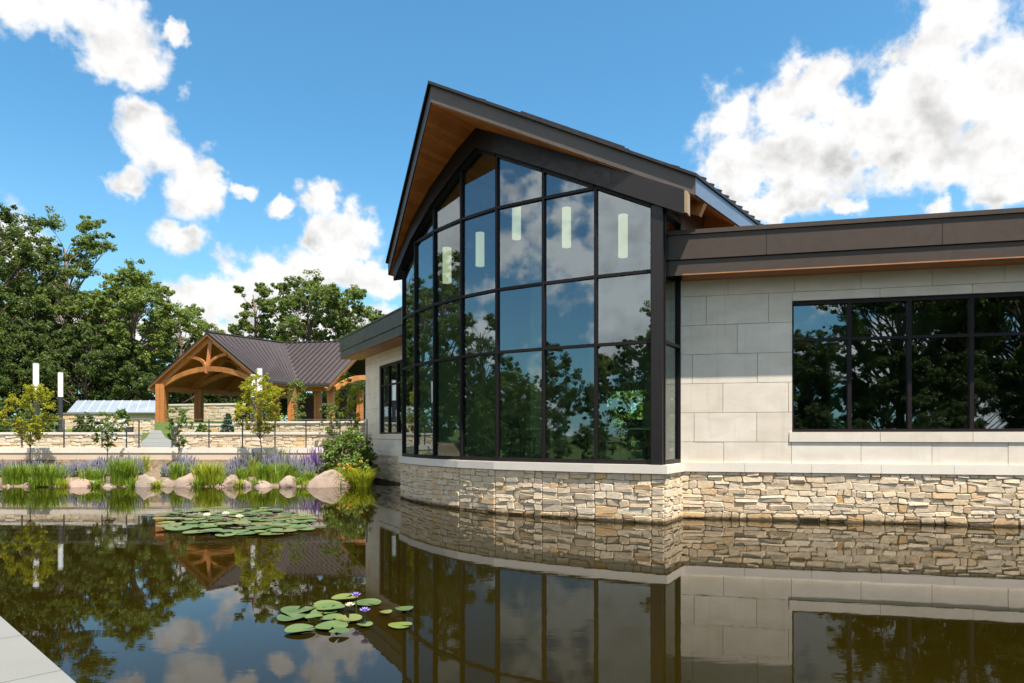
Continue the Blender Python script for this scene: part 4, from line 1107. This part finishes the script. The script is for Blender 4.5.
ex = [(-12,33,396,20,'leafD','dark shrub mass outside the left edge of the terrace'),(8,34,398,18,'leafD','dark green shrub at the left edge behind the seat wall'),
      (30,36,404,18,'leafS','mid green shrub behind the leftmost lamp column'),(52,35,412,11,'leafD','low dark shrub between the two left lamp columns'),
      (86,39,414,13,'leafD','low dark shrub before the weathered grey wall'),(122,38,409,10,'leafS','light shrub beside the weathered grey wall'),
      (203,33,424,7,'leafS','small tuft of green by the stepped wall')]
for i, (px, Y, y0, hw, mt, lab) in enumerate(ex):
    x = X(px, Y); zb = gh(x, Y)-0.05
    make_tree(70+i, EYE+(HOR-y0)/F*Y-zb, hw/F*Y, 0.03, 26, 120, 0.12, mt, 'shrub', lab, 'shrub', (x, Y, zb), clump=0.33, trunk_r=0.03, shape='round')
sm = [(-9.5,2.5,.27),(-12.5,6.5,.30),(-15.5,10.5,.33),(-18.5,14.5,.3),(-21.5,18,.34),(-14,1.5,.36),(-17.5,6,.38),(-20.5,10.5,.34),(-24,15,.4),
      (-12,-4,.36),(-17,-3,.42),(-22,2,.42),(-25.5,8,.42),(-21,-8,.45),(-16,-11,.45),(-27,20,.45),(-10,-9,.35),
      (3.5,-13,.32),(7,-12.5,.30),(10.5,-13,.34),(14,-12.5,.30),(17.5,-13.5,.34),(5,-17,.4),(12,-17,.42),(19,-17,.42),(0,-16,.4)]
nm = ['first','second','third','fourth','fifth','sixth','seventh','eighth','ninth']
for i, (x, y, sc_) in enumerate(sm):
    row = 'near row on the left bank' if i < 5 else 'middle row on the left bank' if i < 9 else 'far row on the left bank' if i < 17 else 'row behind the viewpoint'
    k_ = i if i < 5 else i-5 if i < 9 else i-9 if i < 17 else i-17
    o = dup(tU, (x, y, gh(x, y)-0.1), 'low rounded shrub, %s of the %s, mirrored in the glass' % (nm[k_], row), i*2.3, sc_, 'low shrubs around the viewpoint'); o['category'] = 'shrub'; o.name = 'rounded_shrub'
# low hedge behind the building, seen through the rear openings
hb = make_tree(31, 3.4, 2.3, 0.03, 30, 300, 0.16, 'leafS', 'garden_shrub', 'light green shrub seen through the glass hall', 'shrub', (12, 27.5, 1.1), clump=0.30, shape='round', group='garden shrubs behind the hall')
dup(hb, (8.5, 29.5, 1.1), 'light green shrub seen through the left openings of the hall', 1, 1.7); dup(hb, (5.0, 31, 1.1), 'light green shrub seen through the far left opening of the hall', 2, 1.8)
dup(hb, (15.5, 25.5, 1.1), 'light green shrub behind the right wing', 3, 1.1)

# saplings on the bank
def sapling(seed, px, ytop, ybase, halfw, Y, bole, lab, mat='leafY', nc=34, per=72, leaf=0.062, shape='oak', tr=0.022, z=None, clump=0.2):
    x = X(px, Y); zb = (gh(x, Y) if z is None else z)-0.03; H = EYE+(HOR-ytop)/F*Y-zb; R = halfw/F*Y
    return make_tree(seed, H, R, bole, nc, per, leaf, mat, 'sapling', lab, 'sapling', (x, Y, zb), clump=clump, trunk_r=tr, shape=shape, group='young trees along the bank')
sapling(41, 31, 383, 478, 27, 24.6, 0.36, 'yellow-green feathery sapling in front of the leftmost lamp column', nc=60, per=170)
s_ = sapling(42, 108, 410, 458, 17, 24.9, 0.42, 'small white-blossomed sapling in front of the pale roof', 'leafS', nc=34, per=120)
sapling(43, 180, 405, 455, 16, 24.9, 0.40, 'small sapling beside the dark bollard right of the path gap', 'leafS', nc=34, per=120)
sapling(44, 261, 372, 455, 30, 25.0, 0.40, 'large bright yellow-green sapling before the pair of lamp columns', nc=72, per=170)
sapling(45, 301, 376, 419, 9, 33.5, 0.05, 'columnar leafy young tree in front of the shelter posts', 'leafS', nc=30, per=150, shape='column', clump=0.45)
sapling(46, 331, 402, 450, 16, 26.9, 0.30, 'thin sapling with blue-green leaves left of the bushy shore shrub', 'leafS', nc=34, per=120)
sapling(47, 352, 372, 432, 17, 29.0, 0.22, 'tall yellowish sapling beside the left wing of the building', 'leafY', nc=44, per=140)
c = s_.location; rg = np.random.default_rng(9)
cc = [(rg.uniform(-0.55,0.55), rg.uniform(-0.4,0.4), rg.uniform(1.3,2.0)) for _ in range(20)]
Vl, Fl = leaves(rg, cc, [0.1]*20, 30, 0.07); link_mesh('blossom', Vl, Fl, M['white'], s_)
def conifer(px, Y, ytop, halfw, lab):
    x = X(px, Y); zb = gh(x, Y)-0.05; H = EYE+(HOR-ytop)/F*Y-zb; R = halfw/F*Y; rg = np.random.default_rng(3)
    r = thing('dwarf_conifer', lab, 'conifer', (x, Y, zb))
    MB().tube([(x,Y,zb),(x,Y,zb+H*0.9)], [0.05,0.01], 7).build('trunk', M['bark'], r)
    cs = []; rs = []
    for k in range(120):
        u = rg.uniform(0,1)**1.3; a = rg.uniform(0, 6.28); q = R*(1-u)*rg.uniform(0.6,1); cs.append((x+q*math.cos(a), Y+q*math.sin(a), zb+0.05+u*H*0.95)); rs.append(0.12)
    Vl, Fl = leaves(rg, cs, rs, 30, 0.07); link_mesh('crown', Vl, Fl, M['leafC'], r)
conifer(228, 32.5, 414, 11, 'small dark conical conifer by the steps in front of the shelter')

def shrub(seed, px, y0, y1, halfw, Y, lab, mat='leafS', flowers=None, leaf=0.09, nc=40, per=110, zb=None):
    x = X(px, Y); zb = max(gh(x, Y), 0.0)-0.05 if zb is None else zb; H = EYE+(HOR-y0)/F*Y-zb; R = halfw/F*Y
    o = make_tree(seed, H, R, 0.03, nc, per, leaf, mat, 'shrub', lab, 'shrub', (x, Y, zb), clump=0.30, trunk_r=0.03, shape='round')
    if flowers:
        rg = np.random.default_rng(seed); cs = [(rg.normal()*R*0.5, -abs(rg.normal())*R*0.3-R*0.55, H*rg.uniform(0.5,0.85)) for _ in range(flowers[1])]
        Vl, Fl = leaves(rg, cs, [0.06]*len(cs), 14, 0.06); link_mesh('flower', Vl, Fl, M[flowers[0]], o)
    return o
shrub(51, 352, 425, 480, 25, 24.6, 'big bushy green shrub against the stone corner of the left wing', nc=60, per=130)
shrub(52, 330, 437, 478, 14, 25.0, 'leafy green shrub left of the big bush', nc=30)
shrub(53, 352, 456, 486, 19, 23.6, 'low green shrub with orange flowers at the water by the wing', 'leafS', ('orange', 9), nc=34)
shrub(54, 366, 440, 480, 9, 25.3, 'dark narrow shrub touching the left wing wall', 'leafD', nc=24)
shrub(55, 96, 424, 447, 15, 42, 'round bright shrub before the weathered stone wall', 'leafS', nc=24, leaf=0.12)
shrub(56, 240, 398, 420, 8, 52, 'round shrub inside the frame of the timber shelter', 'leafA', nc=18, leaf=0.14)

def blades(mbk, rr, x, y, z, n, h, spread, w=0.022, droop=0.5):
    for _ in range(n):
        a = rr.uniform(0, 6.28); q = rr.random()**0.7*spread*0.55; bx, by = x+q*math.cos(a), y+q*math.sin(a)
        hh = h*rr.uniform(0.6, 1.1); dx = math.cos(a+rr.uniform(-.5,.5)); dy = math.sin(a+rr.uniform(-.5,.5)); out = hh*droop*rr.uniform(0.2, 0.9)
        tx, ty = -dy*w/2, dx*w/2; n0 = len(mbk.v)
        for (u, ww) in ((0,1),(0.4,1),(0.75,0.7)):
            px_ = bx+dx*out*u*u; py_ = by+dy*out*u*u; pz = z+hh*(u-0.16*u*u*droop*1.5)
            mbk.v += [(px_-tx*ww,py_-ty*ww,pz),(px_+tx*ww,py_+ty*ww,pz)]
        mbk.v.append((bx+dx*out, by+dy*out, z+hh*(1-0.30*droop)))
        mbk.f += [[n0,n0+1,n0+3,n0+2],[n0+2,n0+3,n0+5,n0+4],[n0+4,n0+5,n0+6]]
def clump(px, Y, halfw, y0, lab, mat='blade', n=260, droop=0.5, ybase=487):
    rr = random.Random(int(px*7)); x = X(px, Y); z = max(gh(x, Y), -0.02)-0.02; h = (EYE+(HOR-y0)/F*Y-z)*1.08; sp = halfw/F*Y
    mb = MB(); 
    for k in range(5): blades(mb, rr, x+rr.uniform(-.6,.6)*sp, Y+rr.uniform(-.25,.25), z, n//5, h, sp*0.9, droop=droop)
    return tag(mb.build('iris_clump', M[mat], origin=(x, Y, z)), lab, 'grass clump', 'green grassy clumps along the water')
clump(8, 23.2, 19, 462, 'bright green blade clump at the left edge of the shore', n=420)
clump(52, 23.1, 20, 461, 'wide bright green blade clump left of the pale triangular boulder', n=460)
clump(93, 23.3, 13, 466, 'small green blade clump right of the pale triangular boulder', n=220)
clump(124, 23.1, 15, 455, 'tall dark green blade clump left of the violet-shaded boulder', n=420)
clump(178, 24.0, 8, 460, 'green blade clump above the gap between boulders', n=160)
clump(209, 23.2, 17, 460, 'lime green spiky clump in the middle of the shore', 'bladeY', n=420)
clump(243, 23.6, 10, 466, 'small green clump between two lavender mounds', n=160)
clump(270, 23.4, 16, 461, 'rounded bright green grass mound left of the flat boulder', n=420)
clump(287, 23.9, 12, 461, 'green clump right of the bright rounded mound', n=240)
clump(356, 23.2, 17, 462, 'yellow-green arching grass at the water beside the biggest boulder', 'bladeY', n=420, droop=0.9)
clump(305, 23.5, 9, 470, 'low green clump left of the biggest boulder', n=160)
clump(277, 25.2, 5, 443, 'small bright yellow-green tuft on the upper bank behind the lavender', 'bladeY', n=80)
clump(145, 25.2, 5, 452, 'small bright tuft on the bank beside the path gap', 'bladeY', n=70)
clump(252, 24.6, 6, 452, 'yellow-green tuft below the large sapling', 'bladeY', n=80)
for i, (px_, y0_, hw_) in enumerate([(38,474,6),(67,476,5),(100,477,6),(135,475,6),(158,478,6),(197,474,7),(222,472,5),(240,477,6),(256,476,6),(298,475,7),(310,478,5),(338,479,6)]):
    clump(px_, 22.85, hw_, y0_, 'little green tuft at the waterline, %s from the left' % ['first','second','third','fourth','fifth','sixth','seventh','eighth','ninth','tenth','eleventh','twelfth'][i], ['blade','bladeY','blade'][i % 3], n=90, droop=0.8)
def sage(px, Y, halfw, y0, lab, mat='purple', n=90):
    rr = random.Random(int(px*13)+3); x = X(px, Y); z = gh(x, Y)-0.02; h = EYE+(HOR-y0)/F*Y-z; sp = halfw/F*Y
    r = thing('lavender', lab, 'flowers', (x, Y, z), 'lavender mounds along the bank')
    st = MB(); fl = MB()
    for _ in range(n):
        a = rr.uniform(0, 6.28); q = math.sqrt(rr.random())*sp; bx, by = x+q*math.cos(a), Y+q*math.sin(a)*0.5
        hh = h*rr.uniform(0.45, 1.08)*(1-0.35*(q/sp)**2); ox, oy = math.cos(a)*hh*0.16, math.sin(a)*hh*0.12
        m_ = Vector((bx+ox*0.6, by+oy*0.6, z+hh*0.5)); t = Vector((bx+ox*1.2, by+oy, z+hh))
        st.tube([(bx,by,z), m_], [0.010,0.008], 4, False)
        for k in range(3): 
            e = m_.lerp(Vector((bx,by,z)), rr.random())+Vector((rr.uniform(-.06,.06),rr.uniform(-.06,.06),0.02)); n0 = len(st.v)
            st.v += [tuple(e), tuple(e+Vector((0.045,0,0.05))), tuple(e+Vector((0.0,0.01,0.11))), tuple(e+Vector((-0.02,0,0.05)))]; st.f.append([n0,n0+1,n0+2,n0+3])
        w = 0.015*rr.uniform(0.7,1.5)
        fl.tube([m_, m_.lerp(t,0.35), m_.lerp(t,0.8), t], [0.006, w, w*0.8, 0.003], 5)
    st.build('stem', M['sage'], r); fl.build('flower_spike', M[mat], r)
sg = [(2,24.4,14,459,'pale lavender at the left edge behind the first blade clump'), (28,24.6,14,458,'pale lavender behind the small boulder at left'),
      (68,24.4,16,458,'grey lavender mound above the pale triangular boulder, left half'), (90,24.5,14,457,'grey lavender mound behind the small blade clump'),
      (110,24.6,14,453,'pale violet lavender left of the tall dark blade clump'), (130,24.7,12,452,'violet lavender behind the tall dark blade clump'),
      (169,24.4,7,461,'small lavender beside the path gap'), (187,24.7,9,451,'upright purple-grey lavender right of the path gap'),
      (222,24.4,12,460,'pale lavender right of the lime spiky clump'), (243,24.6,12,453,'violet lavender left of the large sapling foot'),
      (262,25.0,14,447,'violet lavender drift below the large sapling'), (284,24.9,16,447,'wide violet lavender drift behind the flat boulder'),
      (302,24.3,11,457,'pale lavender left of the biggest boulder')]
for (px, Y, hw, y0, lab) in sg: sage(px, Y, hw, y0, lab, n=int(7*hw))
sage(322, 25.1, 12, 445, 'deep purple flower spikes behind the biggest boulder', 'deep', 110)
sage(310, 25.0, 6, 447, 'small deep purple spikes left of the purple drift', 'deep', 45)

def boulder(px, w, y0, Y, lab, seed, pts=None, z=None):
    x = X(px, Y); hw = w/2/F*Y; zt_ = EYE+(HOR-y0)/F*Y; z0 = -0.10; h = zt_-z0
    import bmesh
    bm = bmesh.new(); bmesh.ops.create_icosphere(bm, subdivisions=4, radius=1)
    for v in bm.verts:
        c = v.co.copy(); o_ = Vector((seed*3.1, seed*1.7, seed))
        c += c*(mnoise.noise(c*0.9+o_)*0.34+mnoise.noise(c*2.6+o_)*0.12+mnoise.noise(c*7+o_)*0.05)
        # facet: clamp against a few planes
        rr = random.Random(seed)
        for _ in range(9):
            n_ = Vector((rr.gauss(0,1), rr.gauss(0,1), rr.gauss(0.2,0.7))).normalized(); lim = rr.uniform(0.62, 0.95)
            dd = c.dot(n_)-lim
            if dd > 0: c -= n_*dd*0.85
        c.z = max(c.z, -0.2)
        v.co = c
    mx = max(abs(v.co.x) for v in bm.verts); mz = max(v.co.z for v in bm.verts)
    sk = random.Random(seed*5).uniform(-0.22, 0.22)
    for v in bm.verts:
        t = (v.co.z+0.2)/(mz+0.2); x_ = v.co.x/mx; tp = 1-0.38*max(0, t-0.15)**1.6
        v.co = Vector(((x_*tp+sk*t*0.5)*hw*1.12, v.co.y/mx*hw*0.9*tp, (t*0.93+0.07*mnoise.noise(Vector((x_*2+seed, v.co.y*2, 0.5))))*h*0.70))
    me = bpy.data.meshes.new('boulder'); bm.to_mesh(me); bm.free(); me.materials.append(M['boulder'])
    me.polygons.foreach_set('use_smooth', [True]*len(me.polygons))
    o = bpy.data.objects.new('boulder', me); COL.objects.link(o); o.location = (x, Y, z0)
    return tag(o, lab, 'boulder', 'sandstone boulders along the waterline')
boulder(28, 13, 478, 22.9, 'small low boulder between the two leftmost blade clumps', 1)
boulder(82, 27, 472, 22.9, 'pale triangular boulder between blade clumps at left', 2)
boulder(147, 24, 466, 22.9, 'pointed boulder standing right of the tall dark blade clump', 3)
boulder(167, 18, 473, 23.2, 'low flat brownish boulder in the shallow gap', 4)
boulder(188, 24, 465, 23.0, 'upright pinkish boulder left of the lime spiky clump', 5)
boulder(232, 22, 466, 23.0, 'grey-pink boulder right of the lime spiky clump', 6)
boulder(222, 13, 476, 22.8, 'small boulder at the foot of the lime spiky clump', 7)
boulder(247, 12, 474, 22.9, 'small mossy boulder left of the rounded bright mound', 8)
boulder(289, 19, 468, 22.9, 'flat-topped boulder left of the biggest one', 10)
boulder(263, 22, 475, 22.8, 'low boulder half hidden under the rounded bright mound', 11)
boulder(328, 43, 459, 23.0, 'biggest pink sandstone boulder, sloping to the right into the water', 9)
boulder(8, 14, 481, 22.9, 'small low boulder at the left edge of the shore', 12)
boulder(111, 14, 478, 22.9, 'small boulder in front of the pale violet lavender', 13)
# upper bank rock
o = boulder(285, 17, 427, 29.3, 'tan rock on the terrace between the two stone walls', 14); o.location.z = 1.3; o.scale = (1,1,0.36)

# ------------------------------------------------------------------ water lilies
def pad(root, x, y, r, ang, z=0.012, tilt=0.0):
    mb = MB(); n = 26; notch = 0.35
    vs = [(x, y, z)]
    for ring in (0.55, 1.0):
        for k in range(n+1):
            t = ang+notch/2+(2*math.pi-notch)*k/n; q = r*ring*(1+0.03*math.sin(3*t+x*9)); zz = z+(0.006*math.sin(t*2+x*5)+(0.008 if ring == 1 else 0)+tilt*math.cos(t-ang)*r*ring*0.5)
            vs.append((x+q*math.cos(t), y+q*math.sin(t), max(zz, 0.006)))
    fs = []
    for k in range(n):
        fs.append((0, 1+k, 2+k)); fs.append((1+k, 1+n+1+k, 2+n+1+k, 2+k))
    mb.add(vs, fs); o = mb.build('lily_pad', M['pad'], root, smooth=True)
    return o
def flower(root, x, y, z, r, mat, stem=True):
    mb = MB()
    for lay, (n, el_, L) in enumerate(((9, 0.5, 1.0), (8, 0.95, 0.85), (6, 1.25, 0.6))):
        for k in range(n):
            a = 2*math.pi*k/n+lay*0.3; c, s = math.cos(a), math.sin(a); ce, se = math.cos(el_), math.sin(el_); w = r*0.24; n0 = len(mb.v)
            mb.v += [(x,y,z),(x+c*ce*L*r*.5-s*w, y+s*ce*L*r*.5+c*w, z+se*L*r*.5),(x+c*ce*L*r, y+s*ce*L*r, z+se*L*r),(x+c*ce*L*r*.5+s*w, y+s*ce*L*r*.5-c*w, z+se*L*r*.5)]
            mb.f.append([n0,n0+1,n0+2,n0+3])
    f_ = mb.build('flower', M[mat], root)
    if stem: MB().tube([(x,y+0.01,-0.05),(x,y,z)], 0.006, 6).build('stem', M['leafD'], f_)
WL = lambda px, y: at(px, y, z=0.0)
c = WL(338, 615); l2 = thing('water_lily', 'nearer water lily with large flat pads and lilac flowers', 'water lily', (c.x, c.y, 0), 'water lilies on the pond')
pads2 = [(297,611,16),(292,619,15),(300,631.5,15),(314,619.5,9),(324,613,13),(327,606,14),(345,599.5,13),(331,610,14),(333,619,12),(332,628,16),(349,621,13),(339,635,10),(367,604,14),(364.5,626.5,8),(385.5,614.5,6.5),(404.5,611.5,9),(400.5,626.5,12),(322,608,9)]
rr = random.Random(4)
for i, (px, y, hw) in enumerate(pads2):
    p = WL(px, y); pad(l2, p.x, p.y, hw/F*p.y, rr.uniform(0, 6.28), 0.010+0.006*(i % 4), rr.uniform(-0.03,0.03))
p = WL(356, 614); flower(l2, p.x, p.y, 0.165, 0.062, 'lilac'); p = WL(365, 625.5); flower(l2, p.x, p.y, 0.12, 0.062, 'lilac')
p = WL(350, 612); flower(l2, p.x, p.y, 0.05, 0.06, 'cream', False)
c = WL(235, 521); l1 = thing('water_lily', 'farther wide mat of crowded lily pads with cream flowers', 'water lily', (c.x, c.y, 0), 'water lilies on the pond')
placed = []; tries = 0
while len(placed) < 97 and tries < 6000:
    tries += 1
    y = rr.uniform(509.5, 536); u = (y-522)/14.5; xc = 234-(-6)*u
    hwid = 80*math.sqrt(max(0, 1-abs(u)**2.2)); px = xc+rr.uniform(-hwid, hwid)
    p = WL(px, y); r = rr.uniform(0.13, 0.24)
    if all((p.x-q.x)**2+(p.y-q.y)**2 > ((r+r2)*0.66)**2 for q, r2 in placed): placed.append((p, r))
for i, (p, r) in enumerate(placed): pad(l1, p.x, p.y, r, rr.uniform(0, 6.28), 0.008+0.007*(i % 5)+(0.03 if rr.random() < 0.15 else 0), rr.uniform(-0.2,0.2) if rr.random() < 0.3 else rr.uniform(-0.03,0.03))
for (px, y) in ((207, 518.5), (239.5, 520), (226, 517)):
    p = WL(px, y+1); flower(l1, p.x, p.y, 0.06, 0.11, 'cream')
print('pads', len(placed))
